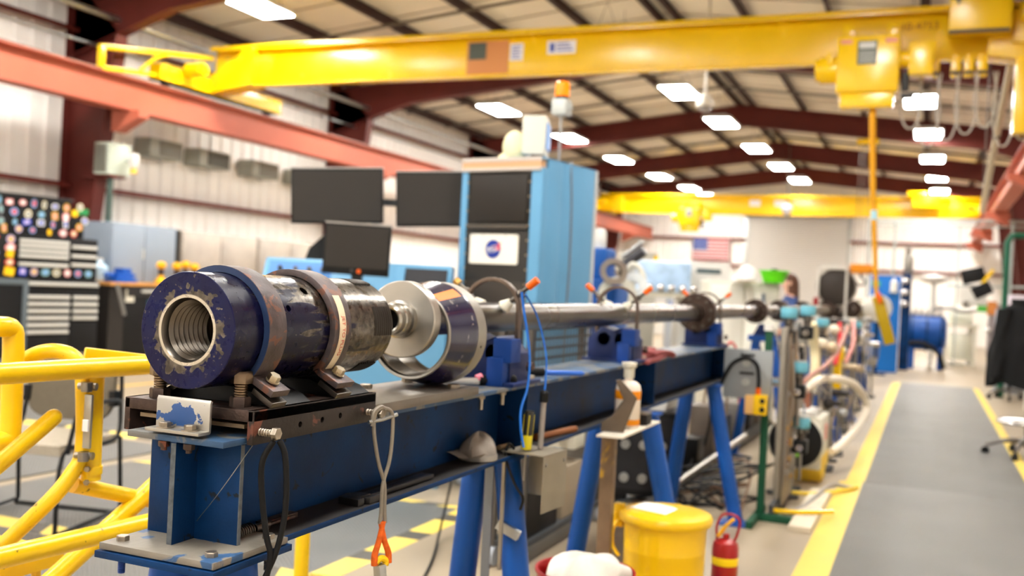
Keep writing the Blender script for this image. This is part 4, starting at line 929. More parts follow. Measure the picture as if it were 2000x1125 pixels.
md = o.modifiers.new('s', 'SOLIDIFY'); md.thickness = .001; o.location = (-.955, 4.05, 0); tag(o, 'white sheet of paper lying on the yellow can lid', 'paper')
t = thing('red_pail', 'red round pail holding white cloths in front of the yellow can', 'pail', (-1.07, 3.36, 0))
MB().lathe([(0, .0), (.13, 0), (.172, .40), (.178, .405), (.178, .415), (.17, .415), (.128, .012), (0, .012)], (0, 0, 0), (0, 0, 1), 48).obj('body', RED, t)
MB().tube([(.178, 0, .39), (.2, .08, .30), (.16, .15, .25), (0, .19, .24), (-.16, .15, .25), (-.2, .08, .3), (-.178, 0, .39)], .004, 6, smooth=4).obj('bail', STEEL, t)
def clf(u, v):
    a = 2 * PI * u; e = .5 * PI * v; f = 1 + .07 * math.sin(3 * a + 1) + .05 * math.sin(7 * a + 4 * v) + .03 * math.sin(13 * a)
    z = .37 + .1 * math.sin(e) + .02 * math.sin(2 * a + 1.2) * math.cos(e) + .015 * math.sin(5 * a + 6 * v) * math.cos(e)
    return Vector((.145 * math.cos(a) * math.cos(e) * f + .02 * v, .145 * math.sin(a) * math.cos(e) * f, z))
o = MB().grid(clf, 48, 16).obj('white_cloth', mat('cloth_white', (218, 212, 200), .85, 0, .03, 20, bump=(60, .15)), loc=(-1.07, 3.36, 0)); tag(o, 'heap of white cloth filling the red pail', 'cloth')
t = thing('fire_extinguisher', 'red extinguisher bottle with a yellow band beside the yellow can', 'extinguisher', (-.815, 4.68, 0))
MB().lathe([(0, 0), (.055, 0), (.06, .008), (.06, .24), (.054, .262), (.03, .275), (.015, .278), (.015, .3), (0, .3)], (0, 0, 0), (0, 0, 1), 32).obj('cylinder', RED, t)
MB().lathe([(.0605, .16), (.061, .161), (.061, .195), (.0605, .196)], (0, 0, 0), (0, 0, 1), 32).obj('yellow_band', mat('band_yellow', (244, 210, 20), .4), t)
MB().tube([(-.04, 0, .265), (-.045, 0, .33), (-.02, 0, .385), (.03, 0, .39), (.06, 0, .365), (.05, 0, .30), (.035, 0, .265)], .006, 8, smooth=5).obj('carry_handle', RED, t)
MB().tube([(-.035, -.01, .285), (0.0, -.012, .34), (.035, -.01, .375)], .009, 10).obj('yellow_grip', mat('grip_yellow', (238, 176, 40), .5), t)
# ================================================================= left wall: cabinets, bench, units
SILP = mat('pull_silver', (206, 206, 200), .4, .4); TB = mat('toolbox_black', (20, 20, 22), .42, spec=.2); TBE = mat('toolbox_edge', (46, 46, 48), .45)
t = thing('tool_cabinet', 'tall black drawer cabinet with silver pulls and a sticker covered hutch', 'cabinet', (-10.75, 9.55, 0), -.12)
# local: x forward, y to the right along the wall
MB().box(-.35, .3, -.44, .78, .1, 1.18).obj('base_body', TB, t, .01)
for y in (-.36, .7):
    for x in (-.28, .22): MB().cyl((x, y - .03, .05), (x, y + .03, .05), .05, n=14).obj('caster', DGREY, t)
MB().box(-.3, .26, -.42, .76, 1.18, 1.74).obj('chest_body', TB, t, .01)
MB().box(-.3, .2, -1.05, .36, 1.74, 2.22).obj('hutch', TB, t, .01); MB().box(-.31, .23, -1.06, .38, 2.22, 2.25).obj('hutch_top', TBE, t, .004)
MB().box(-.3, .26, -1.05, -.43, 1.16, 1.74).obj('side_locker', TB, t, .01)
def drawer(y0, y1, z, h, x=.3):
    d = MB().box(x, x + .012, y0, y1, z - h * .72, z + h * .26).obj('drawer', TB, t, .003)
    MB().box(x + .012, x + .035, y0 + .01, y1 - .01, z - .024, z + .02).obj('pull', SILP, d, .004)
for z, h in ((1.665, .06), (1.605, .06), (1.54, .06), (1.475, .065), (1.37, .1)): drawer(-.41, .31, z, h, .26)
for z, h in ((1.625, .1), (1.505, .11), (1.39, .1)): drawer(.34, .74, z, h, .26)
drawer(-.42, .76, 1.13, .1)
for k in range(6): drawer(-.42, .33, .96 - k * .09, .088)
for k in range(4): drawer(.36, .76, .96 - k * .09, .088)
MB().box(.3, .312, .36, .76, .2, .62).obj('lower_door', TB, t, .004); MB().box(.3, .312, -.42, .33, .14, .44).obj('lower_drawer', TB, t, .004)
random.seed(11)
SC_ = [mat('sticker_%s' % n, c, .5) for n, c in (('white', (226, 224, 220)), ('sky', (120, 160, 210)), ('blue', (30, 70, 180)), ('pink', (230, 150, 150)), ('gold', (214, 170, 60)), ('red', (200, 70, 56)), ('cream', (224, 214, 180)), ('teal', (120, 160, 160)), ('lilac', (186, 170, 206)), ('grey', (130, 134, 140)), ('amber', (240, 190, 20)))]
smesh = {}
def sticker(x, y, z, w_, h_, k, rnd=True):
    key = (k, rnd)
    if key not in smesh:
        m = MB(); q = SC_[k]; q2 = SC_[(k * 3 + 2) % len(SC_)]
        n = 14; poly = [(math.cos(2 * PI * i / n), math.sin(2 * PI * i / n)) for i in range(n)] if rnd else [(-1, -1), (1, -1), (1, 1), (-1, 1)]
        m.prism(poly, (0, 0, 0), (0, 1, 0), (0, 0, 1), (.004, 0, 0)); m.slot(1); m.prism([(a * .62, b * .62) for a, b in poly], (.004, 0, 0), (0, 1, 0), (0, 0, 1), (.002, 0, 0))
        smesh[key] = m.mesh('sticker', [q, q2])
    inst('sticker', smesh[key], t, (x, y, z), (random.uniform(-.2, .2), 0, 0), (1, w_, h_))
for r_, (z, n, y0, y1) in enumerate(((2.15, 9, -.98, .3), (2.02, 8, -.98, .3), (1.90, 8, -1.0, .3), (1.80, 7, -.98, .25))):
    for k in range(n): sticker(.2, y0 + (y1 - y0) * (k + random.uniform(-.1, .1)) / (n - 1), z + random.uniform(-.015, .015), random.uniform(.03, .06), random.uniform(.035, .06), random.randrange(11), random.random() < .8)
for k in range(3):
    for j in range(5): sticker(.26, -.95 + .22 * k, 1.68 - .1 * j + random.uniform(-.02, .02), random.uniform(.045, .075), random.uniform(.04, .055), random.randrange(11), random.random() < .8)
for k in range(7): sticker(.274, -.34 + .16 * k, 1.275, random.uniform(.05, .065), .05, (2, 8, 7, 6, 3, 1, 7)[k], k != 0)
for k in range(5): sticker(.2, .42 + .08 * (k % 3), 1.80 + .09 * k, .05, .05, (5, 4, 0, 10, 6)[k])
MB().box(-.25, .19, .37, .58, 1.74, 2.02).obj('sticker_shelf', TB, t, .004)
# dark cart with grey frame at the extreme left
t = thing('display_cart', 'black screen in a grey frame standing left of the drawer cabinet', 'screen', (-9.35, 7.75, 0), -.35)
MB().box(-.05, .0, -.62, .36, .3, 1.16).obj('screen_panel', mat('screen_black', (14, 14, 15), .25), t)
m = MB(); m.box(-.07, .025, -.66, -.6, .26, 1.2); m.box(-.07, .025, .34, .4, .26, 1.2); m.box(-.07, .025, -.6, .34, 1.14, 1.2); m.box(-.07, .025, -.6, .34, .26, .32); m.obj('frame', mat('frame_grey', (92, 102, 108), .5), t, .006)
for y in (-.5, .25): MB().box(-.2, .2, y - .03, y + .03, 0, .05).box(-.04, 0, y - .03, y + .03, .05, .3).obj('foot', DGREY, t)
# workbench
t = thing('workbench', 'black workbench with a wooden top beside the drawer cabinet', 'workbench', (-10.85, 11.75, 0))
MB().box(-.4, .45, -1.2, .78, 1.13, 1.175).obj('worktop', mat('bench_wood', (196, 140, 78), .5, 0, .15, 6), t, .006)
MB().box(-.38, .4, -.9, .76, .08, 1.13).obj('cabinet_body', TB, t, .006); MB().box(-.38, .4, -1.18, -.9, .0, 1.13).obj('end_panel', mat('bench_dark', (40, 36, 33), .5), t)
for y in (-.85, ): 
    d = MB().box(.4, .415, y, y + 1.2, .98, 1.1).obj('drawer', TBE, t, .004); MB().box(.415, .44, y + .25, y + .95, 1.04, 1.075).obj('pull', SILP, d, .004)
MB().box(.4, .41, -.45, .1, .45, .93).obj('blue_bin_front', mat('bin_blue', (30, 74, 104), .5), t)
for z in (.55, .66, .77): MB().box(.41, .425, -.15, .1, z, z + .02).obj('bin_rail', GREY, t)
MB().sph((.44, -.28, .66), (.05, .07, .11), 16, 10).obj('red_ball', RED, t); MB().cyl((.44, -.28, .74), (.44, -.28, .86), .06).obj('red_neck', mat('dark_red', (120, 20, 24), .5), t)
MB().box(.4, .41, -.88, -.72, .9, 1.08).obj('notice', CREAM, t); 
MB().bar((.47, -1.12, 1.15), (.5, -.98, .72), .02, .05).obj('pry_bar', mat('pry_grey', (110, 108, 104), .5), t)
def bench_valve(y, label, n):
    v = thing('yellow_valve', label, 'valve', (-10.6, y, 1.175), group='yellow valves on the bench'); YB = mat('valve_yellow', (232, 172, 20), .45)
    for k in range(n):
        yy = (k - (n - 1) / 2) * .2
        MB().lathe([(0, 0), (.09, 0), (.09, .04), (.05, .07), (.045, .12), (0, .12)], (0, yy, 0), (0, 0, 1), 18).obj('base', YB, v); MB().cyl((0, yy, .1), (0, yy, .24), .04, n=14).obj('stem', RUST, v)
        MB().sph((0, yy, .27 + .03 * (k % 2)), (.075, .075, .06), 14, 8).obj('wheel', YB, v)
    return v
bench_valve(11.72, 'single yellow capped valve on the wooden bench top', 1); bench_valve(12.25, 'cluster of yellow capped valves on the wooden bench top', 3)
t = thing('blue_vise', 'bright blue bench vise on the near end of the bench', 'vise', (-10.6, 10.92, 1.175))
MB().box(-.12, .12, -.2, .2, 0, .06).box(-.08, .08, -.14, .16, .06, .13).obj('base', mat('vise_blue', (22, 84, 176), .4), t, .01); MB().box(-.08, .08, -.05, .12, .13, .2).cyl((0, -.3, .1), (0, .26, .1), .03).obj('jaw', MATS['vise_blue'], t, .008)
t = thing('clear_jug', 'pale blue plastic jug standing behind the bench vise', 'jug', (-10.95, 10.85, 1.175)); JB = mat('jug_blue', (176, 204, 222), .3)
MB().lathe([(0, 0), (.12, 0), (.13, .02), (.13, .2), (.06, .26), (.05, .3), (0, .3)], (0, 0, 0), (0, 0, 1), 24).obj('body', JB, t); MB().cyl((0, 0, .3), (0, 0, .33), .055).obj('lid', WHITE, t)
t = thing('wall_cabinet', 'plain blue grey two-door cabinet on the bench against the wall', 'cabinet', (-11.25, 11.55, 1.175))
CG = mat('cabinet_bluegrey', (138, 150, 164), .5, 0, .03, 3)
MB().box(-.3, .4, -.6, .72, 0, .86).obj('body', CG, t, .006)
for y in (-.59, .07): MB().box(.4, .418, y, y + .645, .01, .85).obj('door', CG, t, .004)
MB().box(.418, .43, .02, .04, .35, .5).obj('handle', SILP, t); MB().box(-.28, .41, .722, .8, .0, .84).obj('end_filler', TB, t)
STN = mat('stainless', (172, 164, 154), .35, .85, .1, 4)
for k, y in enumerate((13.6, 15.58)):
    t = thing('steel_cabinet', 'long stainless steel cabinet along the left wall, %s beyond the blue grey cabinet' % ORD[k], 'cabinet', (-11.4, y, 0), group='stainless cabinets')
    MB().box(-.35, .35, -.98, .98, .08, 2.02).obj('body', STN, t, .01)
    for yy in (-.96, .01): 
        d = MB().box(.35, .37, yy, yy + .95, .1, 2.0).obj('door', STN, t, .006); MB().box(.37, .40, yy + .45, yy + .5, .95, 1.2).obj('handle', STEEL, d)
# wall air conditioners
def acu(y, w_, label, dark):
    a = thing('air_conditioner', label, 'air conditioner', (XL + .033, y, 3.2), group='wall air conditioners')
    MB().box(0, .34, -w_ / 2, w_ / 2, 0, .3).obj('case', mat('ac_case', (160, 162, 152), .5), a, .01)
    MB().box(.34, .352, -w_ / 2 + .22, w_ / 2 - .03, .03, .27).obj('grille', mat('ac_grille_dark', (40, 38, 35), .6) if dark else mat('ac_grille', (120, 116, 108), .6), a)
    for k in range(6): MB().box(.352, .362, -w_ / 2 + .22, w_ / 2 - .03, .045 + k * .038, .056 + k * .038).obj('louver', MATS['ac_case'], a)
    MB().cyl((.2, -.0, -.05), (.2, 0, 0), .03).obj('drain', GALV, a)
acu(12.85, .75, 'pale wall air conditioner behind the unit heater', False); acu(14.05, .8, 'wall air conditioner with the dark grille', True)
acu(15.5, .8, 'pale wall air conditioner between the dark grille one and the screens', False); acu(16.85, .7, 'wall air conditioner partly hidden by the large left screen', True)
t = thing('unit_heater', 'grey green box heater with louvres by the red column', 'heater', (-11.0, 11.05, 2.72))
MB().box(-.22, .06, -.12, .3, 0, .46).obj('case', mat('heater_green', (178, 186, 172), .5, 0, .05, 4), t, .01)
for k in range(6): MB().box(-.19, .02, -.14, -.12, .05 + .065 * k, .09 + .065 * k).obj('louver', mat('louver_dark', (90, 84, 78), .5), t)
MB().box(-.05, .02, -.03, .03, -1.55, 0).obj('support_post', mat('post_green', (70, 86, 80), .5), t)
MB().bar((-.5, .08, -.02), (.06, .08, -.02), .3, .04).obj('wall_bracket', REDBROWN, t)
t = thing('hanging_lamp', 'small white lamp with a yellow base on the heater front', 'lamp', (-10.78, 11.25, 2.84))
MB().lathe([(0, .22), (.07, .2), (.075, .05), (.05, 0), (0, 0)], (0, 0, 0), (0, 0, 1), 18).obj('shade', WHITE, t); MB().cyl((0, 0, -.08), (0, 0, 0), .05, .04).obj('yellow_base', mat('lamp_amber', (236, 190, 70), .5), t); MB().bar((0, 0, .1), (-.165, 0, .1), .03, .03).obj('bracket', GALV, t)
t = tag(MB().box(-.01, 0, -.09, .09, -.045, .045).obj('green_sign', mat('sign_green', (60, 160, 96), .5), loc=(-11.38, 11.02, 2.2)), 'small green sign on the red column above the cabinet', 'sign')
t.location = (-11.43, 10.96, 2.16); t.rotation_euler.z = -1.2
# roof and wall pipes
def pipe(label, a, b, r, m=GALV, name='overhead_pipe'): return tag(MB().cyl(a, b, r, n=12).obj(name, m), label, 'pipe')
pipe('grey pipe running under the roof along the left wall', (-11.05, 3, 4.98), (-11.05, 40.6, 4.98), .045)
pipe('thin grey conduit running above the left crane runway', (-11.35, 3, 4.6), (-11.35, 40.6, 4.6), .02)
for k, y in enumerate((14.6, 20.6, 22.6, 27.6, 29.5, 34)):
    o = tag(MB().tube([(XL + .5, y, zc(XL + .5) - .27), (RX, y, zc(RX) - .27), (XR - .5, y, zc(XR - .5) - .27)], .03, 8).obj('overhead_pipe', mat('pipe_dark', (96, 90, 84), .5, .3)), 'dark sprinkler pipe under the roof, %s from the camera' % ORD[k], 'pipe', 'sprinkler pipes')
# ================================================================= monitors, console and rack
def monitor(loc, w_, h_, roll, label, lights=False, tilt=0.):
    t = thing('monitor', label, 'monitor', loc, .396, rx=tilt); t.rotation_euler.y = roll
    MB().box(-w_ / 2, w_ / 2, 0, .035, -h_ / 2, h_ / 2).box(-w_ * .3, w_ * .3, .035, .07, -h_ * .3, h_ * .3).obj('case', BLACK, t, .005)
    MB().box(-w_ / 2 + .012, w_ / 2 - .012, -.003, .0, -h_ / 2 + (.04 if lights else .014), h_ / 2 - .012).obj('screen', mat('screen_glass', (44, 40, 36), .5), t)
    MB().box(-w_ / 2, w_ / 2, -.004, .03, h_ / 2, h_ / 2 + .008).obj('top_edge', mat('bezel_pale', (170, 164, 158), .5), t)
    if lights: MB().box(-.03, .03, .06, .1, -h_ / 2 - .12, 0).obj('stand', DGREY, t)
    if lights: MB().cyl((.02, -.004, -h_ / 2 + .022), (.02, -.008, -h_ / 2 + .022), .012, n=14).obj('orange_button', ORANGE, t); MB().cyl((-.02, -.004, -h_ / 2 + .022), (-.02, -.008, -h_ / 2 + .022), .01, n=12).obj('button', DGREY, t)
    return t
monitor((-3.365, 5.20, 1.898), .565, .335, -.05, 'large dark monitor on the left of the upper pair'); monitor((-2.775, 5.455, 1.91), .565, .335, -.05, 'large dark monitor next to the blue rack')
monitor((-2.975, 4.825, 1.56), .375, .285, .02, 'smaller dark monitor with an orange button below the upper pair', True)
t = thing('control_console', 'light blue control console behind the gun carrying the screens', 'console', (-3.02, 4.99, 0), .396)
CB = mat('console_blue', (98, 152, 188), .45, 0, .04, 3); CP = mat('console_panel', (62, 118, 180), .45)
MB().prism([(-.15, .2334), (.45, .2334), (.45, 1.5), (.12, 1.5), (.02, 1.36), (-.15, 1.28)], (-.6, 0, 0), (0, 1, 0), (0, 0, 1), (1.1, 0, 0)).obj('body', CB, t, .012)
def slope(u, x): return Vector((x, .02 + .1 * u, 1.36 + .14 * u))
sd = Vector((0, .1, .14)).normalized(); sn = Vector((0, -.14, .1)).normalized()
def pan(x0, x1, u0, u1, m, name, h=.006):
    a = [slope(u, x) for x, u in ((x0, u0), (x1, u0), (x1, u1), (x0, u1))]; return MB().add([p + sn * .001 for p in a] + [p + sn * h for p in a], [(0, 1, 2, 3), (4, 5, 6, 7), (0, 1, 5, 4), (1, 2, 6, 5), (2, 3, 7, 6), (3, 0, 4, 7)]).obj(name, m, t)
p = pan(-.57, -.2, .08, .85, CP, 'blue_panel')
for k, x in enumerate((-.5, -.41, -.33, -.25)): c = slope(.5, x); MB().cyl(c + sn * .006, c + sn * .026, .014, n=14).obj('knob', BLACK if k == 0 else DGREY, p)
pan(.2, .48, -.0, .8, mat('console_black', (40, 40, 44), .45), 'black_panel')
MB().prism([(-.15, 1.28), (.1, 1.48), (.12, 1.5), (.12, 1.44), (-.15, 1.22)], (.18, 0, 0), (0, 1, 0), (0, 0, 1), (.05, 0, 0)).obj('divider', CB, t)
MB().box(-.03, .03, .37, .41, 1.49, 2.085).obj('screen_post', mat('post_pale', (206, 202, 200), .4, .3), t, .004)
MB().box(-.4, .5, .41, .44, 1.86, 1.9).obj('screen_bar', DGREY, t)
m = thing('desk_chair', 'dark chair back showing behind the console, left of the small screen', 'chair', (-3.58, 5.42, 0), .5)
MB().prism([(-.2, 0), (.2, 0), (.16, .34), (.02, .42), (-.1, .3)], (0, 0, 1.28), (1, 0, 0), (0, 0, 1), (0, .06, 0)).obj('backrest', BLACK, m, .02); MB().cyl((0, .03, .4), (0, .03, 1.3), .03).cyl((0, .03, .2334), (0, .03, .4), .2, .05).obj('column', BLACK, m)
t = thing('equipment_rack', 'tall sky blue equipment rack with black front panels and an emblem sign', 'rack', (-2.622, 5.409, 0), -.185)
W_, D_, Hh, ZB0 = .57, .63, 2.147, .2334
m = MB(); m.box(0, .045, 0, .06, ZB0, Hh - .06); m.box(W_ - .075, W_, 0, .06, ZB0, Hh - .06); m.obj('front_post', SKYB, t, .003)
MB().box(W_ - .02, W_, .06, D_ * .36, ZB0, Hh).obj('side_panel', SKYB, t, .002); MB().box(W_ - .018, W_ - .002, D_ * .37, D_ - .01, ZB0, Hh - .004).obj('side_panel', SKYB, t, .002)
MB().box(0, .02, .06, D_, ZB0, Hh).obj('side_panel', SKYB, t, .002); MB().box(.02, W_ - .02, D_ - .02, D_, ZB0, Hh).obj('back_panel', SKYB, t)
MB().box(W_ - .025, W_ + .004, D_ - .012, D_ + .02, ZB0, Hh - .003).obj('rear_trim', mat('trim_pale', (206, 210, 210), .4, .4), t)
MB().box(0, W_, 0, D_, Hh - .01, Hh).obj('top_panel', SKYB, t, .002)
MB().box(-.004, W_ - .01, -.006, .05, Hh - .02, Hh + .004).box(-.002, W_ - .012, -.008, .05, Hh - .075, Hh - .056).obj('top_moulding', mat('moulding_pale', (190, 180, 170), .5), t, .002)
MB().box(.0, W_ - .014, -.004, .05, Hh - .056, Hh - .02).obj('top_band', mat('band_tan', (196, 156, 118), .5), t)
RB = mat('rack_black', (44, 41, 37), .45)
MB().box(.045, W_ - .075, .01, .03, Hh - .40, Hh - .078).obj('upper_panel', RB, t); m = MB(); m.box(.075, W_ - .1, -.002, .01, Hh - .372, Hh - .1); m.obj('screen_plate', mat('rack_screen', (38, 34, 30), .4), t, .003)
MB().box(.06, W_ - .09, -.012, .02, Hh - .415, Hh - .39).obj('hinge_rail', mat('rack_rail', (78, 72, 64), .45), t, .003)
lp = MB().box(.045, W_ - .075, .005, .03, .9, Hh - .42).obj('lower_panel', RB, t, .002)
MB().box(.06, W_ - .09, -.004, .02, .85, 1.42).obj('drawer_panel', mat('rack_drawer', (52, 46, 40), .45), t, .003)
for z in [Hh - .14 - .085 * k for k in range(9)]:
    for x in (.052, W_ - .085): MB().cyl((x, .002, z), (x, -.006, z), .006, n=10).obj('rack_screw', mat('screw_tan', (150, 134, 112), .4, .6), t)
# emblem sign on the rack: white plate, blue disc, red swoosh, white letters
m = MB(); sg = [(.083, 1.525), (.425, 1.525), (.425, 1.70), (.083, 1.70)]
def rrect(x0, x1, z0, z1, r, n=4): return arc(x1 - r, z1 - r, r, 0, PI / 2, n) + arc(x0 + r, z1 - r, r, PI / 2, PI, n) + arc(x0 + r, z0 + r, r, PI, 1.5 * PI, n) + arc(x1 - r, z0 + r, r, 1.5 * PI, 2 * PI, n)
sgn = m.prism(rrect(.083, .425, 1.525, 1.70, .012), (0, .005, 0), (1, 0, 0), (0, 0, 1), (0, -.008, 0)).obj('emblem_sign', mat('sign_white', (232, 226, 212), .45), t)
cx_, cz_ = .252, 1.6125
MB().prism([(cx_ + .055 * math.cos(a), cz_ + .055 * math.sin(a)) for a in [2 * PI * k / 40 for k in range(40)]], (0, -.003, 0), (1, 0, 0), (0, 0, 1), (0, -.0012, 0)).obj('blue_disc', mat('emblem_blue', (26, 52, 140), .5), sgn)
red = mat('emblem_red', (222, 52, 56), .5); wht = mat('emblem_white', (236, 234, 230), .5)
MB().prism([(cx_ - .062, cz_ - .012), (cx_ + .0, cz_ + .012), (cx_ + .058, cz_ + .042), (cx_ + .045, cz_ + .012), (cx_ + .058, cz_ - .004), (cx_ + .01, cz_ - .004), (cx_ + .044, cz_ + .026)], (0, -.0042, 0), (1, 0, 0), (0, 0, 1), (0, -.0008, 0)).obj('red_wing', red, sgn)
text('emblem_letters', 'NASA', .032, wht, sgn, Matrix.Translation((cx_ - .002, -.0052, cz_ - .002)) @ Matrix.Rotation(PI / 2, 4, 'X'), ext=.0004)
m = MB(); ring = [(cx_ + .046 * math.cos(a) , cz_ + .018 * math.sin(a) + .012 * math.cos(a)) for a in [2 * PI * k / 28 for k in range(29)]]
m.tube([(a, -.0047, b) for a, b in ring[3:24]], .0013, 5); m.obj('orbit_line', wht, sgn)
random.seed(5)
m = MB()
for k in range(9):
    a = random.uniform(0, 6.28); r = random.uniform(.02, .048); m.cyl((cx_ + r * math.cos(a), -.0042, cz_ + r * math.sin(a)), (cx_ + r * math.cos(a), -.0048, cz_ + r * math.sin(a)), .0014, n=6)
q = m.obj('emblem_stars', wht, sgn); q['kind'] = 'stuff'
for x in (.1, .17, .33, .40): MB().box(x, x + .012, -.0036, -.003, 1.69, 1.694).obj('sign_print', DGREY, sgn)
tag(MB().tube([(-2.1, 5.95, 2.155), (-2.03, 5.7, 2.16), (-2.008, 5.62, 2.12), (-2.0, 5.64, 1.9), (-1.998, 5.65, 1.5), (-2.005, 5.63, 1.1), (-2.0, 5.64, .5)], .008, 8, smooth=5).obj('grey_lead', mat('cord_grey', (110, 116, 124), .5)), 'grey power lead hanging down the blue rack side', 'lead')
# on the rack: cream blower, box unit, beacon
t = thing('blower_unit', 'cream box unit with a round blower on top of the blue rack', 'blower', (-2.3, 5.72, 2.151), .25)
CRB = mat('blower_cream', (226, 216, 170), .5)
MB().box(-.06, .085, -.08, .12, .06, .30).obj('box_unit', CREAM, t, .01); MB().box(.086, .094, -.06, .12, .1, .26).obj('blue_face', mat('face_blue', (80, 136, 200), .4), t); MB().box(-.02, .09, -.06, .1, .0, .06).obj('base', GREY, t, .004)
MB().sph((-.11, -.02, .11), (.075, .06, .10), 20, 12).cyl((-.19, -.02, .02), (-.11, -.02, .08), .035).obj('blower', CRB, t); MB().box(-.2, -.1, -.06, .05, 0, .03).obj('blower_foot', mat('foot_pink', (214, 176, 160), .5), t, .004)
MB().box(-.0, .08, -.09, -.08, .03, .06).obj('terminal', DGREY, t)
t = thing('warning_beacon', 'orange warning beacon on a thin pole above the blue rack', 'beacon', (-2.19, 5.9, 2.151))
MB().cyl((0, 0, 0), (0, 0, .36), .009, n=10).obj('pole', GALV, t); MB().box(-.05, .05, -.05, .05, .34, .44).box(.05, .065, -.02, .02, .37, .41).obj('lamp_box', mat('beacon_box', (176, 180, 176), .45, .4), t, .006)
MB().cyl((0, 0, .44), (0, 0, .46), .045).obj('collar', BLACK, t); MB().lathe([(.046, .46), (.047, .47), (.044, .545), (.036, .552), (0, .553)], (0, 0, 0), (0, 0, 1), 24).obj('lens', mat('beacon_orange', (240, 120, 10), .15, emit=.35), t)
# the whole control corner stands a fifth farther off than first laid out
for o in [o for o in COL.objects if o.parent is None and o.name.split('.')[0] in ('monitor', 'control_console', 'desk_chair', 'equipment_rack', 'grey_lead', 'blower_unit', 'warning_beacon')]:
    l = o.location; o.location = (l.x * 1.2, l.y * 1.2, 1.4 + 1.2 * (l.z - 1.4)); o.scale = (1.2, 1.2, 1.2)
# perforated panel behind the beam
t = thing('mesh_cage', 'dark perforated steel cage on casters standing behind the beam', 'cage', (-1.80, 5.2, 0))
MG = mat('mesh_grey', (78, 74, 70), .5, .5)
m = MB()
for k in range(25): m.box(-.003, .003, -.6 + k * .05 - .006, -.6 + k * .05 + .006, .72, 1.2)
for k in range(10): m.box(-.0025, .0035, -.6, .6, .74 + k * .05 - .006, .74 + k * .05 + .006)
q = m.obj('mesh_panel', MG, t); q['kind'] = 'stuff'
for y in (-.62, .62):
    for x in (-.15, 0): MB().box(x - .015, x + .015, y - .015, y + .015, .1, 1.21).obj('post', MG, t); MB().cyl((x - .02, y, .05), (x + .02, y, .05), .05, n=14).obj('caster', GREY, t)
MB().box(-.17, .02, -.63, .63, 1.2, 1.215).obj('top_tray', mat('tray_brown', (112, 104, 96), .5, .5), t, .003); MB().box(-.17, .02, -.63, .63, .68, .7).box(-.17, .02, -.63, .63, .1, .13).obj('shelf', DGREY, t)
MB().box(-.15, 0, -.55, -.1, .13, .5).obj('dark_bin', BLACK, t, .01); MB().box(-.15, 0, -.02, .3, .13, .42).obj('tan_bin', mat('box_tan', (150, 136, 116), .6), t, .01); MB().box(-.15, .0, .35, .58, .13, .62).obj('grey_bin', mat('box_grey', (120, 116, 110), .6), t, .01)
MB().box(-.16, .012, .1, .28, .5, .6).obj('white_case', CREAM, t, .006)
# ================================================================= behind and below the beam
t = thing('black_power_unit', 'black power unit with silver knobs on the floor beyond the plate stand', 'machine', (-1.72, 6.6, 0), .2)
MB().box(-.2, .2, -.2, .2, .06, .62).obj('case', BLACK, t, .01); MB().box(-.205, .205, -.205, -.2, .1, .58).obj('front', mat('front_black', (34, 34, 36), .4), t)
for x in (-.12, 0, .12):
    for z in (.18, .4): MB().cyl((x, -.205, z), (x, -.235, z), .03, n=16).obj('knob', GALV, t)
for x in (-.15, .15): MB().box(x - .03, x + .03, -.18, .18, 0, .06).obj('foot', RUBBER, t)
t = thing('white_tote', 'white plastic tote stacked on the black power unit', 'tote', (-1.75, 6.65, .62)); MB().prism([(-.18, 0), (.18, 0), (.21, .16), (-.21, .16)], (0, -.15, 0), (1, 0, 0), (0, 0, 1), (0, .3, 0)).obj('body', WHITE, t, .01); MB().box(-.22, .22, -.16, .16, .16, .18).obj('rim', CREAM, t, .004)
t = thing('shop_stool', 'small round shop stool with grey casters behind the blue stands', 'stool', (-3.2, 6.3, 0)); MB().cyl((0, 0, .5), (0, 0, .56), .18, n=28).obj('seat', BLACK, t, .01); MB().cyl((0, 0, .1), (0, 0, .5), .025).obj('column', STEEL, t)
for k in range(5): a = k * 1.257; MB().bar((0, 0, .11), (.25 * math.cos(a), .25 * math.sin(a), .09), .03, .03).obj('leg', GREY, t); MB().cyl((.25 * math.cos(a) - .015, .25 * math.sin(a), .035), (.25 * math.cos(a) + .015, .25 * math.sin(a), .035), .035, n=12).obj('caster', GREY, t)
t = tag(MB().tube([(-2.45, 5.2, .9), (-2.43, 5.1, .4), (-2.4, 4.9, .06), (-2.2, 4.4, .01), (-2.0, 3.8, .01)], .007, 8, smooth=6).obj('floor_lead', RUBBER), 'black lead running across the floor behind the blue stand', 'lead')
random.seed(21)
for k in range(3):
    pts = [Vector((-1.6 + random.uniform(-.25, .3), 6.6 + random.uniform(-.4, 1.0), .012))]
    for j in range(20): pts.append(Vector((-1.45 + random.uniform(-.4, .45), 6.9 + random.uniform(-.6, .8), random.choice((.012, .03, .08, .2)))))
    tag(MB().tube(pts, .009, 6, smooth=6).obj('floor_hose', [RUBBER, DGREY, mat('hose_brown', (112, 84, 62), .6)][k]), ['tangled black hose on the floor below the far beam end', 'tangled dark grey hose on the floor below the far beam end', 'tangled brown hose on the floor below the far beam end'][k], 'hose')
t = tag(MB().cyl((-1.62, 6.15, .03), (-1.15, 7.2, .42), .022, n=12).obj('steel_pipe', STEEL), 'grey steel pipe leaning on the floor behind the last blue stand', 'pipe')
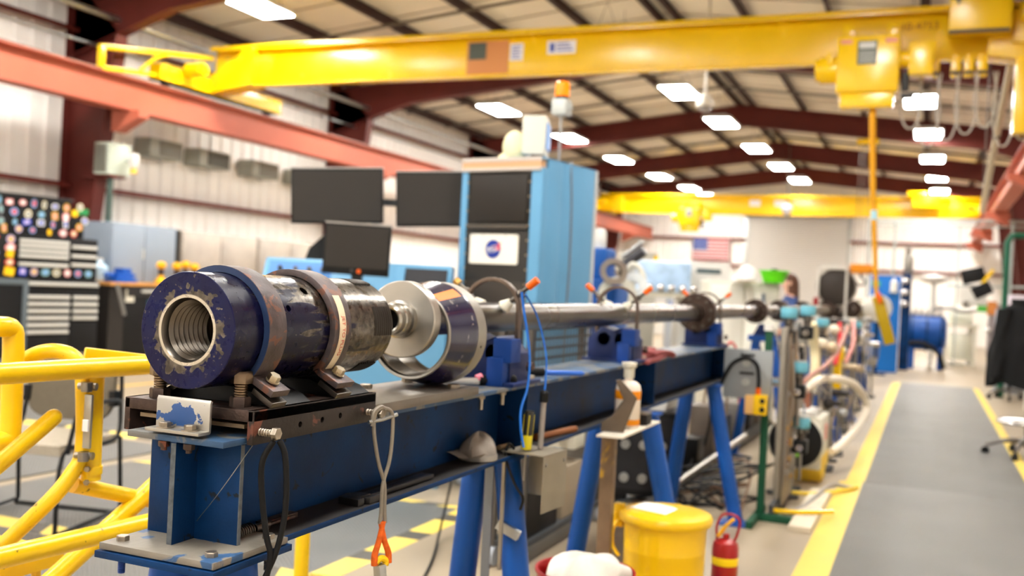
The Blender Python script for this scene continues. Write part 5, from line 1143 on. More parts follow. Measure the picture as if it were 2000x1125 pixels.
# ================================================================= tube side equipment row (right of the gun, far half)
GRN = mat('strut_green', (18, 72, 48), .5)
t = thing('strut_frame', 'dark green strut post with a foot and a grey electrical plate', 'frame', (-.92, 6.45, 0))
MB().box(-.02, .025, -.02, .02, .04, 1.2).obj('post', GRN, t, .002); MB().box(-.04, .2, -.03, .03, 0, .045).box(-.04, .0, -.3, .3, 0, .045).obj('foot', GRN, t, .002); MB().cyl((.0, 0, 1.2), (0, 0, 1.24), .03).obj('white_cap', WHITE, t)
gp = MB().box(-.26, .04, -.06, -.025, .765, 1.075).obj('plate', mat('plate_grey', (142, 146, 148), .45, .3, .05, 10), t, .003)
for z, x in ((.99, -.12), (.87, -.12)): MB().cyl((x, -.06, z), (x, -.075, z), .024, n=20).obj('dial', GALV, gp)
for z in (1.04, .925): MB().box(-.16, -.07, -.065, -.06, z - .008, z + .008).obj('slot', MATS['hole'], gp)
MB().tube([(-.3, -.06, .72), (-.28, -.075, .82), (-.22, -.08, .96), (-.16, -.085, 1.01), (-.1, -.085, 1.02), (-.05, -.085, .98), (-.035, -.085, .9), (-.035, -.085, .83)], .012, 8, smooth=5).obj('cable', RUBBER, t)
yb = MB().box(-.055, .025, -.13, -.05, .675, .80).obj('outlet_box', YEL, t, .006); MB().cyl((-.035, -.085, .80), (-.035, -.085, .84), .016, n=12).obj('gland', ORANGE, yb)
for z in (.71, .765): MB().cyl((.0, -.13, z), (.0, -.136, z), .016, n=16).box(-.012, .012, -.138, -.13, z - .012, z).obj('socket', BLACK, yb)
MB().box(-.11, -.057, -.12, -.05, .675, .79).obj('wood_block', mat('block_tan', (214, 168, 104), .6), yb, .004)
# instrument board with tubing
t = thing('tubing_board', 'grey board carrying bundles of steel tubing beside the green strut', 'board', (-.84, 6.75, 0))
MB().box(-.03, .0, -.1, .35, .1, 1.22).obj('backplate', mat('board_grey', (150, 142, 130), .5, .3, .1, 8), t, .003)
random.seed(4); TAN = mat('tubing_tan', (140, 122, 102), .35, .7)
for k in range(10):
    y = -.08 + .045 * k; MB().tube([(.02, y, .06), (.022, y, .5), (.02 + .03 * (k % 2), y + .01, .8), (.02, y, 1.15 + .02 * (k % 3))], .008, 7, smooth=3).obj('steel_tube', TAN if k % 3 else STEEL, t)
for k in range(26):
    y = random.uniform(-.08, .33); z = random.uniform(.15, 1.15); MB().hexa((.03, y, z), (0, 0, 1), .028, .03).obj('fitting', [STEEL, CHROME, mat('fitting_brass', (176, 140, 84), .35, .9)][k % 3], t)
MB().box(-.03, .0, -.3, .5, 0, .1).obj('base', DGREY, t)
TEAL = mat('teal_cap', (104, 172, 190), .4)
def valve(x, y, z, label, s=1., horizontal=False):
    v = thing('actuated_valve', label, 'valve', (x, y, z), group='teal capped valves'); v.scale = (s, s, s)
    MB().lathe([(0, 0), (.052, 0), (.056, .006), (.056, .06), (.05, .07), (0, .072)], (0, 0, .06), (0, 0, 1), 24).obj('cap', TEAL, v); MB().cyl((0, 0, .132), (0, 0, .14), .05, n=24).obj('top_disc', GALV, v)
    MB().cyl((0, 0, -.02), (0, 0, .06), .028, n=14).obj('yoke', STEELD, v); MB().box(-.045, .045, -.05, .05, -.11, -.02).obj('body', BLACK, v, .006)
    for sx in (-1, 1): MB().cyl((0, sx * .05, -.065), (0, sx * .1, -.065), .018, n=12).hexa((0, sx * .085, -.065), (0, sx, 0), .045, .02).obj('port', CHROME, v)
    MB().cyl((0, 0, -.30), (0, 0, -.11), .012, n=8).obj('stem_pipe', STEEL, v)
    for a in (0, 1.57, 3.14, 4.71): MB().hexa((.04 * math.cos(a), .04 * math.sin(a), .05), (0, 0, -1), .016, .02).obj('stud', STEEL, v)
    if y > 8: MB().cyl((0, 0, -z), (0, 0, -.28), .015, n=8).obj('support_pipe', STEEL, v)
    return v
for x, y, z, lab in ((-.85, 6.85, 1.22, 'teal capped valve on top of the tubing board, the nearer of the pair'), (-.80, 7.5, 1.235, 'teal capped valve on top of the tubing board, the farther of the pair'),
                     (-.77, 6.9, .86, 'teal capped valve halfway down the tubing board'), (-.75, 7.0, .48, 'teal capped valve low down in front of the white pump'),
                     (-.86, 9.3, 1.12, 'teal capped valve behind the tan hoses'), (-.75, 12.2, 1.06, 'farthest teal capped valve, beside the round white end plate')):
    valve(x, y, z, lab)
# vacuum pump on the floor
t = thing('vacuum_pump', 'white vacuum pump with a black fan ring and yellow base', 'pump', (-.86, 8.1, 0))
MB().box(-.17, .17, -.22, .3, .12, .52).obj('housing', CREAM, t, .02); MB().box(-.175, .175, -.2, .32, .1, .22).box(-.16, .16, .0, .3, 0, .1).obj('yellow_base', mat('base_yellow', (232, 196, 60), .5), t, .01)
MB().lathe([(.2, 0), (.21, .01), (.21, .06), (.19, .07)], (-.02, -.28, .33), (0, 1, 0), 40).obj('fan_ring', CREAM, t); MB().lathe([(0, .03), (.05, .0), (.19, .02), (.2, .05)], (-.02, -.28, .33), (0, 1, 0), 40).obj('fan_disc', BLACK, t)
MB().box(-.15, .12, -.2, .2, .52, .56).obj('top_cover', WHITE, t, .01); MB().cyl((.0, .05, .56), (0, .05, .68), .045).obj('inlet', mat('inlet_rust', (150, 96, 76), .5, .4), t)
MB().box(-.03, .02, -.3, -.28, .22, .28).obj('green_tag', mat('tag_green', (130, 210, 50), .5), t); MB().box(.172, .176, -.05, .12, .33, .45).obj('red_label', mat('label_pale_red', (220, 140, 130), .5), t)
def hose(label, pts, r, m, name='hose', sm=6, group=None): return tag(MB().tube(pts, r, 9, smooth=sm).obj(name, m), label, 'hose', group)
hose('thick white hose curving from the vacuum pump to the floor', [(-.86, 8.15, .70), (-.75, 8.4, .78), (-.55, 8.9, .72), (-.45, 9.2, .52), (-.5, 9.0, .36), (-.6, 8.6, .24), (-.66, 8.4, .2)], .032, mat('hose_white', (228, 218, 200), .5))
hose('tan ribbed hose hanging upright before the blue stands', [(-.86, 8.4, 1.22), (-.84, 8.5, 1.0), (-.82, 8.4, .85), (-.83, 8.3, .7)], .04, mat('hose_tan', (200, 188, 150), .55))
hose('pink brown hose looping across the tubing', [(-.82, 7.2, .78), (-.76, 7.5, .86), (-.72, 8.2, .9), (-.7, 9.2, 1.0), (-.68, 9.8, 1.18)], .018, mat('hose_pink', (176, 126, 112), .5))
hose('red hose hanging beside the pale pink one', [(-.8, 10.4, 1.2), (-.78, 10.3, 1.0), (-.8, 10.1, .8)], .022, mat('hose_red', (206, 50, 56), .5))
hose('pale pink hose hanging beside the red one', [(-.7, 10.8, 1.22), (-.68, 10.7, 1.0), (-.74, 10.6, .8)], .02, mat('hose_palepink', (226, 160, 154), .5))
hose('yellow hose lying along the floor by the pump', [(-.86, 7.35, .03), (-.7, 7.4, .03), (-.5, 7.7, .03), (-.42, 7.9, .03)], .014, mat('hose_yellow', (230, 196, 60), .5))
hose('grey hose lying on the floor by the pale board', [(-.8, 6.6, .03), (-.7, 6.9, .03), (-.6, 7.7, .05), (-.45, 7.8, .03)], .016, mat('hose_grey', (150, 144, 136), .5))
hose('yellow rail hose by the green foot', [(-.86, 6.5, .06), (-.7, 6.6, .05), (-.5, 6.75, .05)], .014, YEL)
t = thing('yellow_strap_bag', 'yellow safety strap hanging on the blue stands', 'strap', (-.83, 10.54, .5)); MB().box(-.06, .06, -.02, .02, .0, .36).box(-.04, .08, -.025, .015, .32, .46).obj('strap', YEL, t, .015); MB().lathe([(.04, 0), (.05, 0), (.05, .02), (.04, .02)], (0, 0, .46), (0, 1, 0), 16).obj('ring', STEEL, t)
def astand(x, y, h, label, w_=.14):
    s = thing('blue_trestle', label, 'stand', (x, y, 0), group='blue trestles along the tube'); 
    for sx in (-1, 1): MB().bar((sx * w_ * 1.6, 0, 0), (sx * w_ * .5, 0, h), .07, .07).obj('leg', BLUEL, s, .004); MB().box(sx * w_ * 1.6 - .07, sx * w_ * 1.6 + .07, -.07, .07, 0, .012).obj('foot', BLUEL, s)
    MB().box(-w_, w_, -.06, .06, h - .02, h + .03).obj('cap_plate', BLUEL, s, .004)
    MB().prism([(-.1, 0), (.1, 0), (.05, .1), (-.05, .1)], (0, -.06, h + .03), (1, 0, 0), (0, 0, 1), (0, .12, 0)).obj('saddle', SUPB, s, .004)
    return s
for k, (x, y) in enumerate(((-1.0, 10.6), (-1.0, 12.6), (-1.0, 14.8), (-1.1, 17.2))): astand(x, y, .93, 'blue steel trestle under the far tube, %s beyond the white pump' % ORD[k])
astand(-1.3, 8.9, 1.05, 'blue steel trestle carrying the tube behind the white pump')
def ordn(n): return '%d%s' % (n, 'th' if 10 <= n % 100 <= 20 else {1: 'st', 2: 'nd', 3: 'rd'}.get(n % 10, 'th'))
# clamped fittings on the far tube row
random.seed(9)
FM = [STEEL, CHROME, GALV, mat('fit_dark', (60, 56, 54), .4, .6), mat('fit_tan', (190, 170, 140), .4, .5), mat('fit_cream', (222, 212, 190), .4)]
for k in range(48):
    y = 7.3 + 10 * (k / 48.) ** 1.2; x = -.82 + random.uniform(-.14, .12); z = .4 + .8 * random.random()
    if 7.7 < y < 8.5: continue
    c = thing('tube_fitting', '%s fitting from the green strut in the steel piping row' % ordn(k + 1), 'fitting', (x, y, 0), random.uniform(0, 3), group='fittings in the piping row')
    h = random.choice((0, 1, 2)); M_ = FM[k % 6]
    MB().cyl((0, 0, 0), (0, 0, z), .012, n=8).obj('stalk', STEEL, c); MB().cyl((0, 0, 0), (0, 0, .02), .06, n=14).obj('foot', DGREY, c)
    if h == 0: MB().cyl((-.07, 0, z), (.07, 0, z), .035, n=16).hexa((.07, 0, z), (1, 0, 0), .06, .03).hexa((-.07, 0, z), (-1, 0, 0), .06, .03).obj('body', M_, c)
    elif h == 1: MB().sph((0, 0, z), .05, 14, 10).cyl((0, 0, z), (.11, 0, z), .02).obj('body', M_, c)
    else: MB().box(-.05, .05, -.05, .05, z - .06, z + .06).cyl((0, 0, z + .06), (0, 0, z + .1), .03).obj('body', M_, c, .006)
    MB().tube([(0, 0, z * .6), (.08, .05, z * .7), (.1, .1, z * .95), (.02, .16, z * 1.02)], .008, 6, smooth=4).obj('tubing', TAN if k % 2 else CHROME, c)
# low dark service tray with junction boxes under the piping row
t = thing('service_tray', 'low dark cable tray with junction boxes along the piping row', 'tray', (-1.65, 7.3, 0))
MB().box(-.12, .12, 0, 3.4, .03, .06).box(-.12, -.11, 0, 3.4, .06, .14).box(.11, .12, 0, 3.4, .06, .14).box(-.1, .1, .1, .14, 0, .03).box(-.1, .1, 3.2, 3.24, 0, .03).obj('tray', DGREY, t)
random.seed(31)
for k in range(6):
    y = .2 + .58 * k; h = random.uniform(.25, .75); MB().box(-.1, .1, y, y + random.uniform(.2, .42), .06, .06 + h).obj('junction_box', [BLACK, mat('box_brown', (96, 84, 74), .5, .3), DGREY, mat('box_grey', (120, 116, 110), .6)][k % 4], t, .008)
for k in range(5):
    y = .3 + .66 * k; MB().tube([(-.05, y, .3), (.0, y + .1, .75 + .1 * (k % 3)), (.08, y + .2, .9), (.1, y + .35, .5), (.05, y + .4, .2)], .012, 7, smooth=4).obj('cable', [RUBBER, TAN, mat('hose_red', (206, 50, 56), .5), CHROME][k % 4], t)
# ================================================================= behind the tube: cabinets, hat, person
t = thing('white_cabinet', 'white laboratory cabinet carrying the hard hat and the green tub', 'cabinet', (-2.22, 10.89, 0), .396)
MB().box(0, .78, 0, .5, .05, 1.575).obj('body', CREAM, t, .012); MB().box(.02, .38, -.015, 0, .1, 1.54).box(.4, .76, -.015, 0, .1, 1.54).obj('door', mat('door_white', (228, 226, 214), .45), t, .004); MB().box(.58, .615, -.03, -.015, 1.32, 1.46).obj('handle', mat('handle_blue', (90, 106, 124), .4), t, .004); MB().box(0, .78, .03, .5, 0, .05).obj('plinth', DGREY, t)
t = thing('white_cabinet', 'taller white cabinet with a dark slot behind the hard hat', 'cabinet', (-2.86, 12.25, 0), .396)
MB().box(0, .62, 0, .5, 0, 1.82).obj('body', WHITE, t, .012); MB().box(.2, .5, -.01, 0, 1.68, 1.74).obj('slot', mat('slot_dark', (90, 104, 108), .5), t)
t = thing('hard_hat', 'white hard hat resting on the white cabinet', 'hard hat', (-1.82, 10.9, 1.577), .6)
def hatf(u, v): a = 2 * PI * u; e = .5 * PI * v; return Vector((.115 * math.cos(a) * math.cos(e), .14 * math.sin(a) * math.cos(e), .03 + .15 * math.sin(e) * (1 + .04 * (abs(math.cos(a)) < .25))))
MB().grid(hatf, 28, 12).obj('shell', WHITE, t); MB().lathe([(.11, .02), (.145, .012), (.15, .016), (.115, .036)], (0, 0, 0), (0, 0, 1), 32).obj('brim', WHITE, t); MB().prism([(-.1, -.1), (.1, -.1), (.07, -.21), (0, -.23), (-.07, -.21)], (0, 0, .008), (1, 0, 0), (0, 1, 0), (0, 0, .01)).obj('peak', WHITE, t, .003); MB().lathe([(.1, .0), (.105, .0), (.105, .03), (.1, .03)], (0, 0, 0), (0, 0, 1), 24).obj('headband', mat('band_amber', (206, 170, 60), .6), t)
t = thing('green_tub', 'bright green plastic tub beside the hard hat', 'tub', (-1.56, 11.1, 1.577), .396); TG = mat('tub_green', (96, 214, 24), .4)
MB().lathe([(0, 0), (.11, 0), (.15, .12), (.165, .125), (.165, .135), (.145, .133), (.105, .01), (0, .01)], (0, 0, 0), (0, 0, 1), 36).obj('bowl', TG, t); MB().cyl((0, .0, .06), (.0, 0, .155), .035).obj('dark_bottle', DGREY, t)
# the person, in profile, long brown hair and a blue top
t = thing('person', 'person with long brown hair in a blue top standing beyond the gun', 'person', (-1.66, 13.35, 0), .3)
def skinned(name, verts, edges, m, parent, sub=2):
    me = bpy.data.meshes.new(name); me.from_pydata([v[0] for v in verts], edges, []); o = bpy.data.objects.new(name, me); COL.objects.link(o)
    md = o.modifiers.new('k', 'SKIN'); md.use_smooth_shade = True
    for i, v in enumerate(verts):
        sv = me.skin_vertices[0].data[i]; sv.radius = v[1] if isinstance(v[1], tuple) else (v[1], v[1]); sv.use_root = (i == 0)
    s = o.modifiers.new('s', 'SUBSURF'); s.levels = sub; s.render_levels = sub
    me.materials.append(m); o.parent = parent; return o
SKIN = mat('skin', (226, 176, 150), .55); HAIR = mat('hair_brown', (92, 62, 48), .5, 0, .2, 30); TOP = mat('top_blue', (70, 92, 146), .8); JEAN = mat('jeans', (44, 54, 84), .8)
# faces -x (to the left), body continuous
BV = [((0, 0, .95), (.13, .11)), ((.01, 0, 1.12), (.12, .10)), ((.0, 0, 1.30), (.15, .11)), ((.0, 0, 1.42), (.09, .08)), ((-.01, 0, 1.5), .048), ((-.03, 0, 1.58), (.085, .075)), ((-.02, 0, 1.66), (.085, .08)),
      ((0, .17, 1.39), .05), ((.02, .21, 1.14), .042), ((-.1, .19, .92), .034), ((-.14, .18, .86), .03), ((0, -.17, 1.39), .05), ((.02, -.21, 1.14), .042), ((-.1, -.19, .92), .034), ((-.14, -.18, .86), .03),
      ((0, .09, .86), .085), ((-.01, .1, .48), .06), ((.02, .1, .1), .042), ((0, -.09, .86), .085), ((-.01, -.1, .48), .06), ((.02, -.1, .1), .042), ((-.14, .1, .035), .035), ((-.14, -.1, .035), .035)]
BE = [(0, 1), (1, 2), (2, 3), (3, 4), (4, 5), (5, 6), (3, 7), (7, 8), (8, 9), (9, 10), (3, 11), (11, 12), (12, 13), (13, 14), (0, 15), (15, 16), (16, 17), (0, 18), (18, 19), (19, 20), (17, 21), (20, 22)]
skinned('body', BV, BE, SKIN, t)
TV = [((0, 0, .93), (.145, .125)), ((.01, 0, 1.12), (.132, .112)), ((.0, 0, 1.30), (.162, .122)), ((.0, 0, 1.43), (.1, .095)), ((0, .17, 1.395), .064), ((.02, .21, 1.16), .055), ((-.06, .2, 1.0), .047), ((0, -.17, 1.395), .064), ((.02, -.21, 1.16), .055), ((-.06, -.2, 1.0), .047)]
skinned('blue_top', TV, [(0, 1), (1, 2), (2, 3), (3, 4), (4, 5), (5, 6), (3, 7), (7, 8), (8, 9)], TOP, t)
skinned('jeans', [((0, 0, .93), (.14, .12)), ((0, .09, .85), .098), ((-.01, .1, .48), .074), ((.02, .1, .08), .06), ((0, -.09, .85), .098), ((-.01, -.1, .48), .074), ((.02, -.1, .08), .06)], [(0, 1), (1, 2), (2, 3), (0, 4), (4, 5), (5, 6)], JEAN, t)
def hairf(u, v):
    a = -2.2 + 4.4 * u; z = 1.735 - .42 * v ** 1.15; r = .098 * (1 if v > .3 else (math.sin(PI / 2 * (.18 + v / .3 * .82))))
    return Vector((.005 + r * math.cos(a) + .02 * v, r * .95 * math.sin(a) * (1 - .15 * v), z + .008 * math.sin(9 * a)))
h = MB().grid(hairf, 22, 12).obj('hair', HAIR, t); md = h.modifiers.new('s', 'SOLIDIFY'); md.thickness = .02
MB().sph((-.005, 0, 1.675), (.092, .09, .075), 18, 10, z0=.0).obj('hair_crown', HAIR, t)
MB().prism([(-.105, 1.63), (-.135, 1.595), (-.105, 1.588)], (0, -.012, 0), (1, 0, 0), (0, 0, 1), (0, .024, 0)).obj('nose', SKIN, t, .006)
for s in (-1, 1): MB().sph((-.1, s * .034, 1.635), (.012, .014, .009), 10, 6).obj('eye', mat('eye_white', (236, 234, 230), .3), t); MB().sph((-.11, s * .034, 1.635), (.005, .006, .006), 8, 6).obj('iris', mat('iris', (60, 44, 34), .3), t); MB().sph((-.02, s * .088, 1.62), (.02, .01, .03), 10, 6).obj('ear', SKIN, t)
MB().sph((-.108, 0, 1.555), (.01, .024, .008), 12, 6).obj('mouth', mat('lips', (186, 106, 98), .5), t)
for s in (-1, 1):
    for k in range(5):
        yy = s * .18 + (k - 2) * .013; ln = (.05, .075, .082, .076, .06)[k] if k else .05
        skinned('finger', [((-.135, yy, .865), .011), ((-.155, yy, .865 - ln * .5), .009), ((-.15, yy + (.0 if k else s * -.01), .865 - ln), .007)], [(0, 1), (1, 2)], SKIN, t, 1)
    MB().box(-.2, .07, s * .1 - .04, s * .1 + .04, 0, .06).obj('shoe', BLACK, t, .02)
# round dark hatch in a pale frame
t = thing('round_hatch', 'large round dark hatch disc with a pale handle frame above the tube', 'hatch', (-1.2, 14.7, 0))
MB().lathe([(0, -.05), (.19, -.045), (.25, -.01), (.26, .0), (.26, .03), (0, .03)], (0, 0, 1.62), (-.1, 1, .05), 48).obj('disc', mat('hatch_dark', (64, 58, 54), .5), t); MB().lathe([(.255, -.02), (.28, -.01), (.28, .04), (.255, .045)], (0, 0, 1.62), (-.1, 1, .05), 48).obj('rim', mat('hatch_rim', (170, 164, 156), .4, .6), t)
MB().tube([(-.24, -.1, .9), (-.24, -.1, 1.86), (-.18, -.1, 1.9), (.1, -.1, 1.9), (.14, -.1, 1.86), (.14, -.1, .9)], .018, 8).obj('handle_frame', WHITE, t); MB().box(-.2, .12, -.13, -.07, 1.86, 1.92).obj('white_bar', WHITE, t, .01)
MB().box(-.3, .3, -.1, .1, 0, .9).obj('pedestal', BLUE, t, .01); MB().box(-.29, -.22, -.16, -.1, 1.34, 1.46).obj('red_tag', RED, t, .01)
# far wall of equipment: blue panel, end plate, vessel, dish, pump stand
t = thing('blue_panel_stand', 'tall bright blue steel panel at the far end of the gun', 'stand', (-.84, 22.2, 0)); FB = mat('far_blue', (22, 104, 184), .45)
MB().box(-.3, .3, 0, .1, 0, 2.02).obj('panel', FB, t, .01); MB().box(-.26, -.1, -.02, 0, 1.78, 1.9).obj('green_label', mat('label_green', (70, 170, 110), .5), t)
for x in (-.28, .22): MB().bar((x, .1, 1.6), (x, .9, 0), .07, .07).obj('brace', FB, t)
MB().lathe([(0, 0), (.07, 0), (.07, .2), (.03, .24), (.03, .3), (0, .3)], (.17, -.08, 1.68), (0, 0, 1), 18).obj('white_bottle', WHITE, t); MB().box(.08, .26, -.16, 0, 1.66, 1.68).obj('bracket', GALV, t)
t = thing('end_plate', 'round pale end plate at the end of the gun tube', 'plate', (-.93, 21.3, 0)); MB().lathe([(0, 0), (.25, 0), (.28, .02), (.28, .06), (0, .06)], (0, 0, 1.33), (-.15, 1, 0), 40).obj('disc', mat('endplate_pale', (196, 194, 186), .4, .4), t); MB().box(-.04, .04, .02, .08, 0, 1.1).box(-.2, .2, -.2, .2, 0, .03).obj('pedestal', BLUE, t)
t = thing('blue_tank', 'big blue horizontal tank beside the cream pump stand', 'tank', (-.0, 24.6, 0))
MB().lathe([(0, -.02), (.3, .0), (.4, .06), (.4, .78), (.3, .86), (0, .88)], (-.45, 0, .82), (1, 0, 0), 40).obj('shell', BLUEL, t)
for x in (-.3, .0, .3): MB().lathe([(.4, 0), (.43, 0), (.43, .04), (.4, .04)], (x - .02, 0, .82), (1, 0, 0), 40).obj('band', BLUE, t)
for x in (-.3, .3): MB().box(x - .06, x + .06, -.35, .35, 0, .5).obj('cradle', BLUEL, t, .01)
for k in range(6): MB().lathe([(0, 0), (.06, 0), (.06, .08), (.03, .1), (.03, .16), (0, .16)], (-.38 + .13 * k, -.1, 1.2), (0, 0, 1), 16).obj('nozzle', CHROME, t)
MB().tube([(.1, -.1, 1.36), (.4, -.15, 1.42), (.7, -.2, 1.35), (1.0, -.2, 1.4)], .05, 10, smooth=5).obj('elbow_pipe', STEEL, t)
MB().tube([(-.4, -.45, .55), (-.1, -.5, .6), (.25, -.55, .4), (.38, -.55, .05)], .05, 10, smooth=5).obj('drain_hose', RUBBER, t)
t = thing('white_dish', 'white dish on a slim post above the blue tank', 'dish', (.1, 25.6, 0)); MB().lathe([(0, 0), (.15, .02), (.32, .1), (.36, .16), (.33, .17), (.1, .22), (0, .23)], (0, 0, 1.95), (0, 0, 1), 36).obj('dish', WHITE, t); MB().cyl((0, 0, 0), (0, 0, 1.96), .06).obj('post', WHITE, t)
t = thing('blue_column_frame', 'dark blue column with bright valves between the panel and the tank', 'column', (-.45, 23.4, 0)); MB().box(-.1, .1, -.1, .1, 0, 2.1).obj('post', BLUE, t, .01)
for z in (1.45, 1.7, 1.95): MB().sph((-.02, -.14, z), .08, 14, 10).obj('valve_knob', CHROME, t)
MB().box(-.08, .12, -.08, .08, 2.1, 2.5).cyl((0, 0, 2.5), (0, 0, 2.7), .06).obj('gauge', STEEL, t, .02)
t = thing('pump_stand', 'cream steel frame with a round motor on top, by the aisle end', 'pump', (.76, 27.2, 0))
for x in (-.33, .33):
    for y in (-.25, .25): MB().box(x - .04, x + .04, y - .04, y + .04, 0, .95).obj('leg', CREAM, t, .004)
MB().box(-.4, .4, -.32, .32, .95, 1.03).obj('top_frame', CREAM, t, .006); MB().box(-.4, .4, -.32, .32, .0, .05).obj('base_frame', CREAM, t, .006)
MB().lathe([(0, 0), (.17, .01), (.2, .06), (.2, .46), (.17, .52), (0, .53)], (-.26, 0, 1.24), (1, 0, 0), 32).obj('motor', mat('motor_cream', (228, 230, 216), .4), t); MB().cyl((.1, 0, 1.42), (.1, 0, 1.6), .07).obj('outlet', STEEL, t)
MB().lathe([(0, .08), (.22, .1), (.25, .14), (.25, .72), (0, .74)], (0, 0, .05), (0, 0, 1), 28).obj('tank', MATS['motor_cream'], t)
for x in (-.2, .2): MB().cyl((x, -.3, .06), (x, -.36, .06), .05).obj('caster', CHROME, t)
# pale blue wrapped machine, green cabinet, blue press and steel cylinders on the left of the tube
t = thing('blue_press', 'blue machine frame with a white jar on top, right of the rack', 'machine', (-2.8, 8.6, 0)); PB = mat('press_blue', (26, 84, 160), .45)
MB().box(-.12, .28, -.2, .2, 0, 1.5).obj('body', PB, t, .03); MB().box(-.08, .16, -.15, .15, 1.5, 1.78).obj('head', PB, t, .03); MB().lathe([(0, 0), (.05, 0), (.055, .02), (.055, .13), (.04, .17), (0, .18)], (.06, -.05, 1.78), (0, 0, 1), 20).obj('white_jar', WHITE, t)
MB().lathe([(.1, 0), (.17, 0), (.17, .06), (.1, .06)], (.3, -.24, 1.36), (.3, -1, 0), 28).obj('wheel', CREAM, t); MB().lathe([(.07, 0), (.12, 0), (.12, .05), (.07, .05)], (.26, -.27, 1.56), (.5, -1, .3), 28).obj('flange_ring', CHROME, t)
t = thing('tilted_cylinder', 'dark cylinder tilted upward on the steel machine right of the rack', 'cylinder', (-2.62, 9.1, 0)); MB().cyl((-.06, 0, 1.64), (.14, 0, 1.8), .05, n=20).obj('barrel', mat('barrel_dark', (66, 66, 70), .4, .4), t); MB().cyl((-.06, -.02, 1.73), (.13, -.02, 1.88), .02).obj('ram', GALV, t)
MB().lathe([(0, 0), (.05, 0), (.05, .12), (.03, .13), (.03, .2), (0, .2)], (-.2, 0, 1.6), (.78, 0, -.62), 20).obj('silver_cap', CHROME, t); MB().cyl((-.05, .0, 0), (-.05, 0, 1.6), .05).box(-.3, .2, -.25, .25, 0, .04).obj('post', STEELD, t)
MB().tube([(-.02, -.1, 1.55), (.07, -.12, 1.66), (.16, -.1, 1.58), (.2, -.1, 1.4)], .026, 10, smooth=5).obj('elbow', CREAM, t); MB().lathe([(.05, 0), (.13, 0), (.13, .05), (.05, .05)], (.1, -.15, 1.45), (.2, -1, .2), 24).obj('ring_flange', GALV, t); MB().sph((-.1, -.2, 1.3), (.14, .12, .12), 18, 12).obj('dome', CHROME, t)
t = thing('wrapped_unit', 'pale blue plastic wrapped unit on a bench behind the tube', 'unit', (-3.12, 12.0, 0), .396); MB().box(-.22, .42, -.2, .2, 1.42, 1.8).obj('wrapped_body', mat('wrap_blue', (168, 196, 226), .3, 0, .15, 9), t, .05); MB().box(-.4, .55, -.3, .3, 1.36, 1.42).obj('bench_top', CREAM, t, .01)
for x in (-.36, .5): MB().box(x - .03, x + .03, -.28, .28, 0, 1.36).obj('leg', GREY, t)
for k in range(5): MB().sph((-.1 + .13 * k, -.34, 1.47), .05, 14, 10).obj('steel_knob', CHROME, t)
t = thing('green_cabinet', 'narrow green cabinet between the wrapped unit and the white cabinets', 'cabinet', (-2.95, 13.6, 0), .396); MB().box(-.1, .12, -.2, .2, .0, 1.72).obj('body', mat('cabinet_green', (128, 190, 138), .5), t, .01); MB().box(-.12, .14, -.22, .22, 1.72, 1.76).obj('top', CREAM, t)
LKG = mat('locker_beige', (176, 172, 160), .5)
t = thing('white_locker', 'pale beige locker with a yellow strip beside the wrapped unit', 'locker', (-3.7, 13.2, 0), .396); MB().box(-.25, .25, -.25, .25, 0, 1.95).obj('body', LKG, t, .01); MB().box(.2, .26, -.262, -.25, 1.5, 1.9).obj('yellow_strip', YEL, t)
for k in range(4): MB().box(-.2, .15, -.262, -.25, 1.6 + .06 * k, 1.625 + .06 * k).obj('vent_slot', GREY, t)
t = thing('white_shelf_unit', 'large white shelf unit standing below the flag', 'shelf unit', (-7.8, 34, 0), .2); MB().box(-1.4, 1.4, -.3, .3, 0, 2.4).obj('body', WHITE, t, .02); 
for z in (.6, 1.2, 1.8): MB().box(-1.35, 1.35, -.33, -.3, z, z + .04).obj('shelf_edge', GREY, t)
t = thing('blue_yellow_rack', 'low storage rack with blue and yellow bins before the grey door', 'rack', (-5.2, 26, 0), .3); MB().box(-1.2, 1.2, -.3, .3, 0, 1.4).obj('body', GREY, t, .02)
for k in range(6): MB().box(-1.1 + .37 * k, -.78 + .37 * k, -.36, -.3, .8, 1.2).obj('bin', [BLUEL, YEL, RED][k % 3], t, .02)
t = thing('long_bench', 'long white bench with cupboards behind the gun stands', 'bench', (-4.6, 12.5, 0), 0); MB().box(-.4, .4, -3, 4, .86, .92).obj('worktop', CREAM, t, .01); MB().box(-.35, .35, -2.9, 3.9, 0, .86).obj('cupboards', mat('cupboard_white', (214, 212, 204), .5), t, .01)
for k in range(8): MB().box(.35, .365, -2.85 + .84 * k, -2.05 + .84 * k, .06, .82).obj('cupboard_door', MATS['cupboard_white'], t, .004)
# flag on the back wall
t = thing('wall_flag', 'American flag hanging flat on the back wall', 'flag', (-8.3, YB - .26, 3.32))
RD = mat('flag_red', (176, 70, 78), .7); WH = mat('flag_white', (190, 184, 182), .7); BL = mat('flag_blue', (62, 80, 142), .7)
fw, fh = 1.5, .88; m = MB()
for k in range(13): m.slot(k % 2); m.box(-fw / 2, fw / 2, -.006, .006, fh / 2 - fh * (k + 1) / 13, fh / 2 - fh * k / 13)
m.obj('stripes', [RD, WH], t); MB().box(-fw / 2, -fw / 2 + .6, -.009, -.006, fh / 2 - fh * 7 / 13, fh / 2).obj('canton', BL, t)
m = MB()
for r in range(9):
    for c in range(6 if r % 2 == 0 else 5):
        x = -fw / 2 + .05 + c * .1 + (.05 if r % 2 else 0); z = fh / 2 - .03 - r * .051
        m.prism([((.018 if i % 2 == 0 else .008) * math.cos(PI / 2 + i * PI / 5), (.018 if i % 2 == 0 else .008) * math.sin(PI / 2 + i * PI / 5)) for i in range(10)], (x, -.009, z), (1, 0, 0), (0, 0, 1), (0, -.001, 0))
q = m.obj('stars', WH, t); q['kind'] = 'stuff'
